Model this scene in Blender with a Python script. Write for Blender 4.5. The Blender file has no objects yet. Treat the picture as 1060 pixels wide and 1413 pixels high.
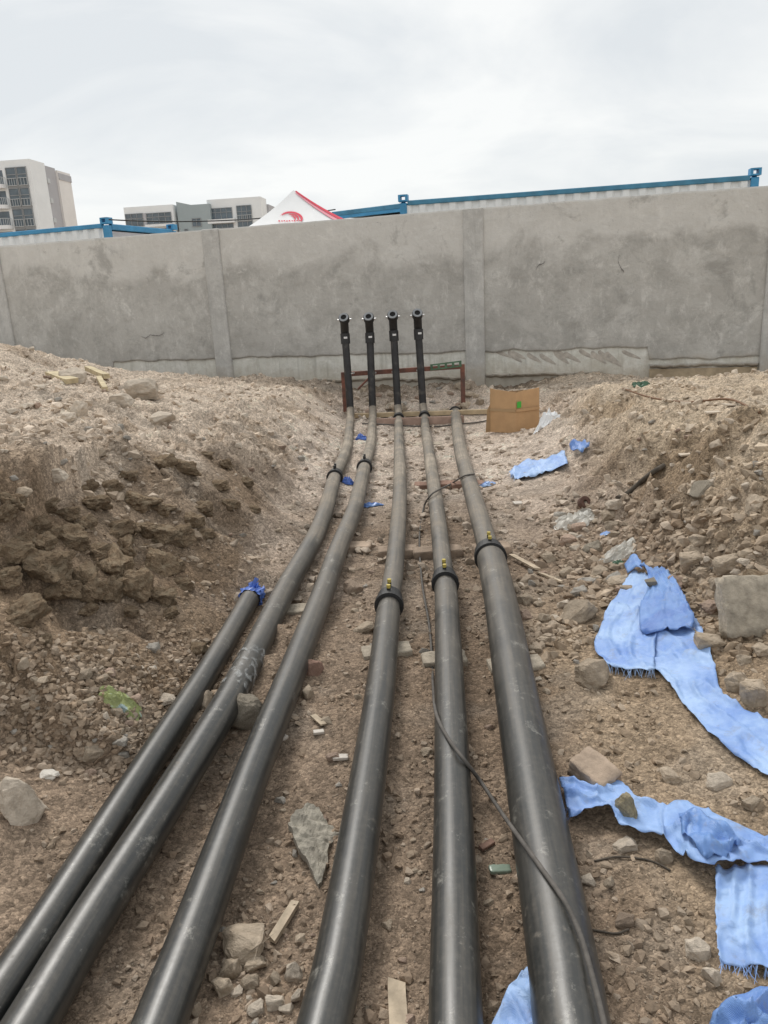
import bpy, bmesh, math, random
import numpy as np
from mathutils import Vector, Matrix, noise as mnoise

random.seed(7)
RNG = np.random.default_rng(11)
sc = bpy.context.scene
COL = sc.collection

# ------------------------------------------------------------------ camera
PITCH, ROLL, FPX, CAMZ = math.radians(16.1), math.radians(3.0), 1060.0, 1.55
IW, IH = 1060.0, 1413.0
fw = np.array([0, math.cos(PITCH), -math.sin(PITCH)])
r0 = np.array([1.0, 0, 0]); u0 = np.array([0, math.sin(PITCH), math.cos(PITCH)])
rt = r0*math.cos(ROLL) - u0*math.sin(ROLL)
up = u0*math.cos(ROLL) + r0*math.sin(ROLL)
CAM = np.array([0, 0, CAMZ])
cd = bpy.data.cameras.new('camera'); cam = bpy.data.objects.new('camera', cd); COL.objects.link(cam)
cd.sensor_fit = 'VERTICAL'; cd.sensor_height = 36.0; cd.lens = 36.0*FPX/IH
cd.clip_start = 0.05; cd.clip_end = 9000
m = Matrix.Identity(4)
for i in range(3):
    m[i][0] = rt[i]; m[i][1] = up[i]; m[i][2] = -fw[i]; m[i][3] = CAM[i]
cam.matrix_world = m
sc.camera = cam

# ------------------------------------------------------------------ sky, sun, exposure
SUN_EL, SUN_AZ = math.radians(50), math.radians(338)     # azimuth clockwise from +Y: veiled sun ahead, a little to the left
w = bpy.data.worlds.new('World'); sc.world = w; w.use_nodes = True
nt = w.node_tree; nt.nodes.clear()
def N(nt, t, **k):
    n = nt.nodes.new(t)
    for a, b in k.items(): setattr(n, a, b)
    return n
out = N(nt, 'ShaderNodeOutputWorld'); mix = N(nt, 'ShaderNodeMixShader')
b1 = N(nt, 'ShaderNodeBackground'); b2 = N(nt, 'ShaderNodeBackground')
sky = N(nt, 'ShaderNodeTexSky', sky_type='NISHITA'); sky.sun_disc = False
sky.sun_elevation = SUN_EL; sky.sun_rotation = SUN_AZ
nt.links.new(sky.outputs[0], b1.inputs[0]); b1.inputs[1].default_value = 0.08
tc = N(nt, 'ShaderNodeTexCoord'); sx = N(nt, 'ShaderNodeSeparateXYZ')
nt.links.new(tc.outputs['Generated'], sx.inputs[0])
ab = N(nt, 'ShaderNodeMath', operation='ABSOLUTE'); nt.links.new(sx.outputs[2], ab.inputs[0])
ad = N(nt, 'ShaderNodeMath', operation='ADD'); nt.links.new(ab.outputs[0], ad.inputs[0]); ad.inputs[1].default_value = 0.28
dx = N(nt, 'ShaderNodeMath', operation='DIVIDE'); dy = N(nt, 'ShaderNodeMath', operation='DIVIDE')
nt.links.new(sx.outputs[0], dx.inputs[0]); nt.links.new(ad.outputs[0], dx.inputs[1])
nt.links.new(sx.outputs[1], dy.inputs[0]); nt.links.new(ad.outputs[0], dy.inputs[1])
cx = N(nt, 'ShaderNodeCombineXYZ'); nt.links.new(dx.outputs[0], cx.inputs[0]); nt.links.new(dy.outputs[0], cx.inputs[1])
nz = N(nt, 'ShaderNodeTexNoise'); nz.inputs['Scale'].default_value = 1.55; nz.inputs['Detail'].default_value = 7; nz.inputs['Roughness'].default_value = 0.55; nz.inputs['Distortion'].default_value = 0.5
mp = N(nt, 'ShaderNodeMapping'); mp.inputs['Location'].default_value = (2.1, 0.35, 0); mp.inputs['Scale'].default_value = (0.85, 1.1, 1)
nt.links.new(cx.outputs[0], mp.inputs[0]); nt.links.new(mp.outputs[0], nz.inputs['Vector'])
cr = N(nt, 'ShaderNodeValToRGB')
cr.color_ramp.elements[0].position = 0.36; cr.color_ramp.elements[0].color = (0.53, 0.552, 0.566, 1)
cr.color_ramp.elements[1].position = 0.61; cr.color_ramp.elements[1].color = (0.665, 0.67, 0.66, 1)
nt.links.new(nz.outputs[0], cr.inputs[0]); nt.links.new(cr.outputs[0], b2.inputs[0]); b2.inputs[1].default_value = 1.0
mix.inputs[0].default_value = 0.94
nt.links.new(b1.outputs[0], mix.inputs[1]); nt.links.new(b2.outputs[0], mix.inputs[2]); nt.links.new(mix.outputs[0], out.inputs[0])
sd = bpy.data.lights.new('sun', 'SUN'); sd.energy = 1.5; sd.angle = math.radians(22); sd.color = (1, 0.96, 0.9)
sun = bpy.data.objects.new('sun', sd); COL.objects.link(sun)
sv = Vector((math.sin(SUN_AZ)*math.cos(SUN_EL), math.cos(SUN_AZ)*math.cos(SUN_EL), math.sin(SUN_EL)))
sun.rotation_euler = sv.to_track_quat('Z', 'Y').to_euler(); sun.location = (0, 0, 30)
sc.view_settings.view_transform = 'Standard'; sc.view_settings.look = 'None'
sc.view_settings.exposure = 0.56; sc.view_settings.gamma = 1.0; sc.view_settings.use_curve_mapping = False

# ------------------------------------------------------------------ pixel helpers (photo pixels to world)
def ray(px, py): return fw*FPX + (px-IW/2)*rt - (py-IH/2)*up
def atz(px, py, z): v = ray(px, py); return CAM + v*(z-CAMZ)/v[2]
def aty(px, py, Y): v = ray(px, py); return CAM + v*(Y/v[1])
WT = math.tan(math.radians(16)); WD = 11.0
def atwall(px, py, D=WD): v = ray(px, py); return CAM + v*(D/(v[1]+WT*v[0]))
def depth(p): return float((np.array(p)-CAM) @ fw)

# ------------------------------------------------------------------ numpy noise
def _h(ix, iy, s):
    n = (ix.astype(np.int64)*374761393 + iy.astype(np.int64)*668265263 + s*1274126177) & 0xffffffff
    n = ((n ^ (n >> 13))*1274126177) & 0xffffffff
    return ((n ^ (n >> 16)) & 0xffffff)/float(0xffffff)
def vnoise(x, y, s=0):
    ix = np.floor(x); iy = np.floor(y); fx = x-ix; fy = y-iy
    a = np.zeros_like(x)
    ux = fx*fx*fx*(fx*(fx*6-15)+10); uy = fy*fy*fy*(fy*(fy*6-15)+10)
    def g(dx, dy):
        t = _h(ix+dx, iy+dy, s)*2*math.pi
        return np.cos(t)*(fx-dx)+np.sin(t)*(fy-dy)
    return (g(0,0)*(1-ux)+g(1,0)*ux)*(1-uy)+(g(0,1)*(1-ux)+g(1,1)*ux)*uy
def fbm(x, y, o=4, s=0, r=0.5):
    a = 1.0; t = np.zeros_like(x); f = 1.0
    for i in range(o):
        t += a*vnoise(x*f, y*f, s+i*17); a *= r; f *= 2.03
    return t
def worley(x, y, s=0):
    ix = np.floor(x); iy = np.floor(y); f1 = np.full_like(x, 9.0); cid = np.zeros_like(x)
    for dx in (-1, 0, 1):
        for dy in (-1, 0, 1):
            cx_ = ix+dx+_h(ix+dx, iy+dy, s); cy_ = iy+dy+_h(ix+dx, iy+dy, s+5)
            d = (x-cx_)**2+(y-cy_)**2
            k = d < f1; f1 = np.where(k, d, f1); cid = np.where(k, _h(ix+dx, iy+dy, s+9), cid)
    return np.sqrt(f1), cid
def sstep(a, b, x):
    t = np.clip((x-a)/(b-a), 0, 1); return t*t*(3-2*t)

# ------------------------------------------------------------------ materials
MATS = {}
def mat(name, base=(0.5,0.5,0.5), rough=0.8, var=0.0, scale=8.0, bump=0.0, bscale=40.0, attr=None, rand=0.0, metal=0.0, alpha=1.0, spec=0.5, coords='Object', var2=None, detail=6.0, bdist=0.01):
    if name in MATS: return MATS[name]
    m = bpy.data.materials.new(name); m.use_nodes = True; nt = m.node_tree; b = nt.nodes['Principled BSDF']
    b.inputs['Roughness'].default_value = rough; b.inputs['Metallic'].default_value = metal
    b.inputs['Specular IOR Level'].default_value = spec; b.inputs['Alpha'].default_value = alpha
    tc = N(nt, 'ShaderNodeTexCoord'); co = tc.outputs[coords]
    if attr:
        a = N(nt, 'ShaderNodeVertexColor', layer_name=attr); col = a.outputs[0]
    else:
        a = N(nt, 'ShaderNodeRGB'); a.outputs[0].default_value = (*base, 1); col = a.outputs[0]
    if var:
        nz = N(nt, 'ShaderNodeTexNoise'); nz.inputs['Scale'].default_value = scale; nz.inputs['Detail'].default_value = detail; nz.inputs['Roughness'].default_value = 0.6
        nt.links.new(co, nz.inputs['Vector'])
        mr = N(nt, 'ShaderNodeMapRange'); mr.inputs[1].default_value = 0.3; mr.inputs[2].default_value = 0.7; mr.inputs[3].default_value = 1-var; mr.inputs[4].default_value = 1+var
        nt.links.new(nz.outputs[0], mr.inputs[0])
        mx = N(nt, 'ShaderNodeVectorMath', operation='SCALE'); nt.links.new(col, mx.inputs[0]); nt.links.new(mr.outputs[0], mx.inputs['Scale']); col = mx.outputs[0]
    if var2:
        c2, sc2, lo, hi = var2
        nz = N(nt, 'ShaderNodeTexNoise'); nz.inputs['Scale'].default_value = sc2; nz.inputs['Detail'].default_value = 5
        nt.links.new(co, nz.inputs['Vector'])
        mr = N(nt, 'ShaderNodeMapRange'); mr.inputs[1].default_value = lo; mr.inputs[2].default_value = hi
        nt.links.new(nz.outputs[0], mr.inputs[0])
        mx = N(nt, 'ShaderNodeMix', data_type='RGBA'); nt.links.new(mr.outputs[0], mx.inputs[0]); nt.links.new(col, mx.inputs[6]); mx.inputs[7].default_value = (*c2, 1); col = mx.outputs[2]
    if rand:
        oi = N(nt, 'ShaderNodeObjectInfo'); mr = N(nt, 'ShaderNodeMapRange'); mr.inputs[3].default_value = 1-rand; mr.inputs[4].default_value = 1+rand
        nt.links.new(oi.outputs['Random'], mr.inputs[0])
        mx = N(nt, 'ShaderNodeVectorMath', operation='SCALE'); nt.links.new(col, mx.inputs[0]); nt.links.new(mr.outputs[0], mx.inputs['Scale']); col = mx.outputs[0]
    nt.links.new(col, b.inputs['Base Color'])
    if bump:
        nz = N(nt, 'ShaderNodeTexNoise'); nz.inputs['Scale'].default_value = bscale; nz.inputs['Detail'].default_value = 8; nz.inputs['Roughness'].default_value = 0.65
        nt.links.new(co, nz.inputs['Vector'])
        bp = N(nt, 'ShaderNodeBump'); bp.inputs['Strength'].default_value = bump; bp.inputs['Distance'].default_value = bdist
        nt.links.new(nz.outputs[0], bp.inputs['Height']); nt.links.new(bp.outputs[0], b.inputs['Normal'])
    MATS[name] = m
    return m

# ------------------------------------------------------------------ object helpers
def setp(o, label=None, cat=None, group=None, kind=None):
    if label: o['label'] = label
    if cat: o['category'] = cat
    if group: o['group'] = group
    if kind: o['kind'] = kind
    return o
def mesh_obj(name, verts, faces, material=None, parent=None, smooth=False):
    me = bpy.data.meshes.new(name); me.from_pydata([tuple(map(float, v)) for v in verts], [], faces); me.update()
    if material: me.materials.append(material)
    if smooth: me.polygons.foreach_set('use_smooth', [True]*len(me.polygons))
    o = bpy.data.objects.new(name, me); COL.objects.link(o)
    if parent: o.parent = parent
    return o
def bm_obj(name, bm, material=None, parent=None, smooth=False):
    me = bpy.data.meshes.new(name); bm.to_mesh(me); bm.free()
    if material: me.materials.append(material)
    if smooth: me.polygons.foreach_set('use_smooth', [True]*len(me.polygons))
    o = bpy.data.objects.new(name, me); COL.objects.link(o)
    if parent: o.parent = parent
    return o
def empty(name, loc, rz=0.0):
    o = bpy.data.objects.new(name, None); COL.objects.link(o); o.location = tuple(map(float, loc)); o.rotation_euler = (0, 0, rz); o.empty_display_size = 0.1
    return o
def box_bm(bm, c, s, rot=None, bevel=0.0):
    M = Matrix.Translation(Vector(c)) @ (rot.to_4x4() if rot is not None else Matrix.Identity(4)) @ Matrix.Diagonal((*s, 1))
    r = bmesh.ops.create_cube(bm, size=1.0, matrix=M)
    if bevel:
        es = list({e for v in r['verts'] for e in v.link_edges})
        bmesh.ops.bevel(bm, geom=es, offset=bevel, segments=1, affect='EDGES')
    return bm
def box(name, c, s, material, parent=None, rot=None, bevel=0.0):
    bm = bmesh.new(); box_bm(bm, c, s, rot, bevel); return bm_obj(name, bm, material, parent)
def catmull(P, n=14):
    P = [np.array(p, float) for p in P]; P = [2*P[0]-P[1]]+P+[2*P[-1]-P[-2]]; o = []
    for i in range(1, len(P)-2):
        for k in range(n):
            t = k/n; a, b, c, d = P[i-1:i+3]
            o.append(0.5*((2*b)+(c-a)*t+(2*a-5*b+4*c-d)*t*t+(3*b-a-3*c+d)*t**3))
    o.append(P[-2]); return np.array(o)
def frames(P):
    T = np.gradient(P, axis=0); T /= np.linalg.norm(T, axis=1)[:, None]
    n = np.array([0, 0, 1.0]) if abs(T[0][2]) < 0.9 else np.array([0, -1.0, 0]); Ns = []
    for t in T:
        n = n - t*(n@t); n /= np.linalg.norm(n); Ns.append(n.copy())
    Ns = np.array(Ns); return T, Ns, np.cross(T, Ns)
def tube(name, P, rad, material, parent=None, seg=28, cap=True, dust=None, inner=None):
    """swept tube with UV (around, metres along) and a dust attribute"""
    P = np.array(P, float); n = len(P); T, Nn, B = frames(P)
    R = np.full(n, rad) if np.isscalar(rad) else np.array(rad)
    V = []; 
    for i in range(n):
        for k in range(seg):
            a = 2*math.pi*k/seg; V.append(P[i]+R[i]*(math.cos(a)*Nn[i]+math.sin(a)*B[i]))
    F = [(i*seg+k, i*seg+(k+1) % seg, (i+1)*seg+(k+1) % seg, (i+1)*seg+k) for i in range(n-1) for k in range(seg)]
    nside = len(F)
    if cap: F.append(tuple(range(seg))[::-1]); F.append(tuple((n-1)*seg+k for k in range(seg)))
    o = mesh_obj(name, V, F, material, parent); me = o.data
    sm = [True]*nside+[False]*(len(F)-nside); me.polygons.foreach_set('use_smooth', sm)
    L = np.concatenate([[0], np.cumsum(np.linalg.norm(np.diff(P, axis=0), axis=1))])
    uv = me.uv_layers.new(name='UVMap')
    li = 0
    for fi, f in enumerate(F):
        for j, vi in enumerate(f):
            if fi < nside:
                i, k = divmod(vi, seg); kk = k
                if (fi % seg) == seg-1 and k == 0: kk = seg
                uv.data[li].uv = (kk/seg, L[i])
            li += 1
    if dust is not None:
        at = me.attributes.new('dust', 'FLOAT', 'POINT'); at.data.foreach_set('value', np.repeat(dust, seg).astype(float))
    return o
def ring_bm(bm, c, axis, ri, ro, h, seg=28):
    """thick ring (washer/sleeve) centred at c along axis"""
    ax = Vector(axis).normalized(); q = ax.to_track_quat('Z', 'Y').to_matrix(); vs = []
    for (r, z) in ((ri, -h/2), (ro, -h/2), (ro, h/2), (ri, h/2)):
        vs.append([bm.verts.new(Vector(c)+q@Vector((r*math.cos(2*math.pi*k/seg), r*math.sin(2*math.pi*k/seg), z))) for k in range(seg)])
    for j in range(4):
        a, b = vs[j], vs[(j+1) % 4]
        for k in range(seg): bm.faces.new((a[k], a[(k+1) % seg], b[(k+1) % seg], b[k]))
def cyl_bm(bm, a, b, r, seg=14, r2=None):
    a = Vector(a); b = Vector(b); d = b-a; q = d.to_track_quat('Z', 'Y').to_matrix().to_4x4()
    bmesh.ops.create_cone(bm, cap_ends=True, segments=seg, radius1=r, radius2=r if r2 is None else r2, depth=d.length, matrix=Matrix.Translation((a+b)/2) @ q)

RY = 9.35
PIPES = {
 1: [(-124,1560),(0,1372),(66,1272),(186,1083),(278,941),(318,874),(347,823)],
 2: [(-67,1598),(45,1408),(125,1272),(245,1083),(330,941),(394,814),(434,743),(450,702),(462,659),(473,635),(479,617)],
 3: [(157,1580),(222,1408),(273,1272),(342,1083),(398,941),(447,815),(467,758),(490,701),(503,645),(511,617)],
 4: [(404,1600),(449,1407),(469,1317),(498,1138),(524,959),(537,835),(544,786),(549,730),(552,673),(551,617)],
 5: [(632,1600),(629,1407),(628,1317),(626,1138),(621,959),(616,825),(612,786),(606,730),(599,673),(591,617)],
 6: [(822,1600),(788,1407),(782,1361),(759,1222),(744,1138),(713,959),(690,825),(676,765),(658,701),(644,653),(635,617),(628,567)],
}
TOPS = {2: (475,440), 3: (509,439), 4: (542,436), 5: (576,434)}

def pipe_path(k):
    zax = 0.062 if k == 1 else 0.089 if k == 6 else 0.073
    W3 = [atz(px, py, zax) for (px, py) in PIPES[k]]
    if k in TOPS:
        base_ = aty(*{2: (484,566), 3: (514.5,565), 4: (549,563), 5: (583.5,562)}[k], RY)
        last = W3[-1]; d = np.array([base_[0]-last[0], RY-last[1], 0])
        W3 += [last+d*0.45, np.array([base_[0]-d[0]*0.10, RY-d[1]*0.20, 0.105]), np.array([base_[0], RY-d[1]*0.03, 0.185])]
    return catmull(W3, 16), W3
PATH = {k: pipe_path(k)[0] for k in PIPES}
# ================================================================== TERRAIN
CP = []
def C(l):
    for (x, y, z) in l: CP.append(atz(x, y, z))
C([(450,1413,0),(628,1413,0),(785,1413,0),(950,1413,.02),(1060,1413,.03),(1060,1250,.04),(1060,1100,.06),(950,1000,.03),(850,1000,.02),(850,860,.02),
   (700,1000,0),(560,1000,0),(400,1000,0),(560,800,0),(480,800,0),(560,700,0),(640,700,.01),(700,700,.02),(560,620,.02),(620,620,.02),(700,620,.03),
   (230,1413,0),(30,1413,0),(100,1250,0),(250,1000,0),(350,840,0),(430,700,0),(900,1200,.02)])
C([(0,1230,.05),(0,1120,.10),(0,1000,.18),(100,1000,.10),(200,930,.06),(100,920,.2),(0,930,.27),(200,870,.14),(280,830,.08),(330,770,.08),(380,700,.07)])
C([(0,880,.35),(60,865,.33),(150,832,.28),(220,815,.2),(250,790,.2),(290,740,.2)])
C([(0,760,.70),(80,745,.76),(160,730,.72),(210,700,.68),(250,680,.62),(290,640,.55)])
C([(0,690,.77),(100,660,.78),(180,630,.76),(0,600,.88),(100,590,.8),(200,580,.7),(280,580,.62),(340,565,.55),(400,555,.45),(455,550,.38)])
C([(330,680,.3),(360,640,.3),(400,620,.22),(440,590,.2),(465,600,.07),(445,640,.06),(420,680,.06)])
C([(0,480,1.15),(40,490,1.0),(90,510,.85),(130,525,.72),(0,530,1.02),(60,545,.86),(150,550,.68),(200,545,.62),(300,540,.5),(400,535,.45)])
C([(500,578,.06),(560,578,.06),(630,578,.06),(500,550,.2),(560,550,.2),(630,550,.2),(480,530,.36),(560,530,.34),(640,530,.34)])
C([(690,600,.03),(760,590,.06),(690,565,.12),(760,560,.2),(790,545,.33),(830,542,.48),(835,562,.44),(800,600,.24),(790,650,.12),(800,690,.1),(840,720,.1),
   (870,640,.33),(900,600,.48),(900,560,.56),(1000,545,.6),(1060,540,.66),(1060,580,.74),(1000,600,.62),(960,660,.45),(1060,660,.62),(900,720,.18),(960,760,.22),
   (1060,740,.4),(900,790,.08),(960,850,.1),(1060,840,.2),(1060,930,.12),(980,930,.07)])
for px in (160,302,420,530,640,760,860): CP.append(atwall(px, 521, WD-0.1))
for px in (950,1060): CP.append(atwall(px, 528, WD-0.1))
for x in (-14,-9,-6,-3,0,3,6,9,14): CP.append(np.array([x, 11.6-WT*x, 0.36])); CP.append(np.array([x, 16.0, 0.36]))
CP += [np.array(p) for p in [(-6.3,11.5,1.15),(-7.5,8,1.3),(-5.5,5,1.05),(-3.6,3,.85),(-3,1.3,.7),(-2.0,.8,.35),(-1.4,.4,.1),(-2,-1,.3),(-3.5,-2,.7),(-7,0,.9),(-9,4,1.0),
   (3.2,2.4,.4),(3.0,1,.35),(2.2,.5,.2),(4.2,4,.65),(5,6,.6),(6,3,.7),(4,-1.5,.5),(2,-2,.15),(0,-2,0),(-1,-2,0),(1,-2,0),(0,.3,0),(.7,.3,.01),(-.8,.3,0),(7,7,.55),(6,8.6,.5),(9,3,.5),(0,-8,.2),(-6,-6,.5),(6,-6,.4)]]
CP = np.array(CP); K = len(CP)
D = np.sqrt(((CP[:, None, :2]-CP[None, :, :2])**2).sum(-1)+0.0025)
A = np.zeros((K+1, K+1)); A[:K, :K] = D - np.eye(K)*0.03; A[:K, K] = 1; A[K, :K] = 1
sol = np.linalg.solve(A, np.concatenate([CP[:, 2], [0]]))
cxs = np.arange(-13, 13.01, 0.06); cys = np.arange(-9, 17.01, 0.06)
CZ = np.zeros((len(cys), len(cxs)))
for j, y in enumerate(cys):
    d = np.sqrt((cxs[:, None]-CP[None, :, 0])**2+(y-CP[None, :, 1])**2+0.0025)
    CZ[j] = d@sol[:K]+sol[K]
for _ in range(1):
    CZ[1:-1, 1:-1] = (CZ[1:-1, 1:-1]*2+CZ[:-2, 1:-1]+CZ[2:, 1:-1]+CZ[1:-1, :-2]+CZ[1:-1, 2:])/6
def bil(xs, ys, Z, x, y):
    x = np.clip(x, xs[0], xs[-1]); y = np.clip(y, ys[0], ys[-1])
    i = np.clip(np.searchsorted(xs, x)-1, 0, len(xs)-2); j = np.clip(np.searchsorted(ys, y)-1, 0, len(ys)-2)
    a = (x-xs[i])/(xs[i+1]-xs[i]); b = (y-ys[j])/(ys[j+1]-ys[j])
    return (Z[j, i]*(1-a)+Z[j, i+1]*a)*(1-b)+(Z[j+1, i]*(1-a)+Z[j+1, i+1]*a)*b
def grow(start, step, limit, k):
    o = []; x = start
    while x < limit: step *= k; x += step; o.append(x)
    return o
gx = np.arange(-3.2, 3.4, 0.0135)
gx = np.concatenate([[-v for v in grow(3.2, 0.0135, 4000, 1.06)][::-1], gx, grow(gx[-1], 0.0135, 4000, 1.06)])
gy = [0.8]
while gy[-1] < 11.3: gy.append(gy[-1]+0.010+0.0022*max(0, gy[-1]-1.5))
gy = np.array(gy)
gy = np.concatenate([[0.8-v for v in grow(0, 0.012, 4000, 1.10)][::-1], gy, grow(gy[-1], 0.03, 5000, 1.10)])
X, Y = np.meshgrid(gx, gy)
base = bil(cxs, cys, CZ, X, Y)
far = sstep(9.5, 13, np.maximum(np.abs(X), np.maximum(Y-1.5, -Y+2)))
base = base*(1-far)+0.36*far
# masks (world space)
dzx = bil(cxs, cys, CZ, X+0.12, Y)-bil(cxs, cys, CZ, X-0.12, Y); dzy = bil(cxs, cys, CZ, X, Y+0.12)-bil(cxs, cys, CZ, X, Y-0.12)
slope = np.sqrt(dzx**2+dzy**2)/0.24
bank = np.clip(sstep(0.05, 0.3, base)+0.0*slope, 0, 1)
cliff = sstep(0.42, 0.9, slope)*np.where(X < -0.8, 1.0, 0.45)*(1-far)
endf = sstep(9.5, 10, Y)*(1-sstep(10.9, 11.3, Y))*sstep(-3, -1, X)*(1-sstep(1.6, 2.4, X))
rsl = sstep(0.16, 0.45, slope)*(1-far)*sstep(0.06, 0.25, base)
wx = X+0.08*fbm(X*2.3, Y*2.3, 3, 90); wy = Y+0.08*fbm(X*2.3+9, Y*2.3, 3, 91)
z = base.copy()
z += (0.012+0.05*bank)*fbm(X*1.6, Y*1.6, 3, 1)*(1-far)
z += (0.010+0.022*bank+0.02*cliff)*fbm(wx*5, wy*5, 4, 2)
w1, c1 = worley(wx*4.2, wy*4.2, 3); w2, c2 = worley(wx*10, wy*10, 4); w3, c3 = worley(wx*24, wy*24, 6)
clod = (1-np.clip(w1*1.25, 0, 1)**2)*(0.3+c1); clod2 = (1-np.clip(w2*1.25, 0, 1)**2)*(0.2+c2); clod3 = (1-np.clip(w3*1.3, 0, 1)**2)*np.clip(c3-0.25, 0, 1)
near = 1-sstep(6, 11, np.abs(Y))
z += clod*(0.075*cliff+0.02*bank)*(1-far)+clod2*(0.050*cliff+0.016*bank+0.0035+0.03*endf)*(1-far)+clod3*(0.016*cliff+0.020*bank+0.007)*(1-far)
z += 0.006*fbm(X*38, Y*38, 3, 8)*(1-far)*(0.6+bank*0.9)*(1-0.7*sstep(0.6, 1.2, slope))
rdg = 1-np.abs(fbm(wx*2.6+0.5*wy, wy*1.9, 4, 41))*2.2
z += 0.085*(np.clip(rdg, 0, 1)**2-0.35)*rsl
z += 0.05*np.clip(fbm(wx*7, wy*7, 3, 44), -0.2, 1)*rsl
# rills of loose soil sliding down the banks
z -= 0.02*np.clip(fbm(Y*3.0+X*1.3, X*1.2, 3, 12), 0, 1)*sstep(0.2, 0.5, slope)*(1-far)
wd_ = WD-WT*X-Y
ditch = (1-sstep(0.45, 0.95, wd_+0.25*fbm(X*3, Y*3, 3, 48)))*sstep(-4.2, -3.2, X)*(1-sstep(1.7, 2.6, X))*(1-far)
z -= 0.17*ditch*sstep(-0.3, 0.0, wd_)
for k, P in PATH.items():
    P = np.concatenate([P[::5], P[-1:]]); r_ = 0.079 if k == 6 else 0.0575
    jx = slice(*np.searchsorted(gx, (P[:, 0].min()-0.6, P[:, 0].max()+0.6))); jy = slice(*np.searchsorted(gy, (max(0.5, P[:, 1].min()-0.6), P[:, 1].max()+0.6)))
    sx2, sy2 = X[jy, jx], Y[jy, jx]; lim = np.full(sx2.shape, 9.0)
    for q in P: lim = np.minimum(lim, min(q[2], 0.10)-r_*0.75+0.8*np.maximum(0, np.sqrt((sx2-q[0])**2+(sy2-q[1])**2)-0.085))
    z[jy, jx] = np.minimum(z[jy, jx], lim+0.25*np.maximum(0, z[jy, jx]-lim)*0.3)
ZT = z
def H(x, y): return float(bil(gx, gy, ZT, np.array([x]), np.array([y]))[0])
def Hv(x, y): return bil(gx, gy, ZT, x, y)
def hit(px, py, lift=0.0):
    v = ray(px, py); v = v/np.linalg.norm(v); t = np.concatenate([np.arange(1.2, 6, 0.01), np.arange(6, 14, 0.02)])
    P = CAM[None]+v[None]*t[:, None]; d = P[:, 2]-Hv(P[:, 0], P[:, 1])-lift
    k = np.argmax(d < 0)
    if d[k] >= 0: return atz(px, py, lift)
    a = d[k-1]/(d[k-1]-d[k]) if k else 0
    return P[k-1]*(1-a)+P[k]*a
# colours of the soil
Ys = Y+1.2*ZT; n1 = fbm(X*0.9, Y*0.9, 4, 30); n2 = fbm(X*4, Ys*4, 4, 31); n3 = fbm(X*17, Ys*17, 3, 32); n4 = fbm(X*60, Ys*60, 2, 33)
def cmix(a, b, t): return a*(1-t[..., None])+b*t[..., None]
ar = lambda *c: np.array(c)
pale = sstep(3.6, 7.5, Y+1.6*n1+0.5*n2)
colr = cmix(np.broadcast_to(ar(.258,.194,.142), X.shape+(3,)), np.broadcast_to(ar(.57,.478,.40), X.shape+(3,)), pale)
rightb = sstep(0.10, 0.45, base)*sstep(0.8, 1.4, X)
colr = cmix(colr, np.broadcast_to(ar(.485,.39,.285), X.shape+(3,)), rightb*0.85)
rn = sstep(0.45, 0.8, X)*(1-sstep(3.0, 4.2, Y)); colr = cmix(colr, np.broadcast_to(ar(.345,.262,.18), X.shape+(3,)), rn*0.7)
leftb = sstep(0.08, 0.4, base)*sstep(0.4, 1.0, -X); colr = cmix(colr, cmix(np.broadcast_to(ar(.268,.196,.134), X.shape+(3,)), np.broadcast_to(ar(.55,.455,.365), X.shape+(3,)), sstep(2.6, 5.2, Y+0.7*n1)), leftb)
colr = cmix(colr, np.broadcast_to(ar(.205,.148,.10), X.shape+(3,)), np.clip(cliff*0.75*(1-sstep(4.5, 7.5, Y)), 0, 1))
colr = cmix(colr, np.broadcast_to(ar(.31,.25,.195), X.shape+(3,)), endf*0.75); colr = cmix(colr, np.broadcast_to(ar(.225,.172,.125), X.shape+(3,)), ditch*0.85)
dark_patch = sstep(0.02, 0.38, fbm(X*1.3+4, Y*1.3, 5, 37))*np.maximum(rsl, 0.45*(1-far)); colr = cmix(colr, colr*ar(.70,.655,.60), dark_patch*0.85)  # random darker patches, strongest on the slopes
colr = colr*(1+0.30*n2+(0.26*n3+0.2*n4)*(1-sstep(0.5, 1.0, slope)))[..., None]
colr = cmix(colr, np.broadcast_to(ar(.33,.30,.26), X.shape+(3,)), 0.22*sstep(0.1, 0.5, fbm(X*2.2, Y*2.2, 4, 35)))
colr = np.clip(colr, 0.03, 0.62)
ny, nx = X.shape
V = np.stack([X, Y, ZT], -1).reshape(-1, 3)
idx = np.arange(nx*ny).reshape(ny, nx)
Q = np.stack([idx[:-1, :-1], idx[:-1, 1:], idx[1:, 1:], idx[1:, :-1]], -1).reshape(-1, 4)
def np_mesh(name, V, Q, material, smooth=True, col=None):
    me = bpy.data.meshes.new(name); k = Q.shape[1]
    me.vertices.add(len(V)); me.vertices.foreach_set('co', V.astype(np.float32).ravel())
    me.loops.add(Q.size); me.loops.foreach_set('vertex_index', Q.astype(np.int32).ravel())
    me.polygons.add(len(Q)); me.polygons.foreach_set('loop_start', (np.arange(len(Q))*k).astype(np.int32)); me.polygons.foreach_set('loop_total', np.full(len(Q), k, np.int32))
    me.polygons.foreach_set('use_smooth', np.full(len(Q), smooth))
    if col is not None:
        a = me.color_attributes.new('tint', 'FLOAT_COLOR', 'POINT'); a.data.foreach_set('color', np.concatenate([col, np.ones((len(col), 1))], 1).astype(np.float32).ravel())
    me.update(); me.validate(); me.materials.append(material)
    o = bpy.data.objects.new(name, me); COL.objects.link(o); return o
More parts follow.
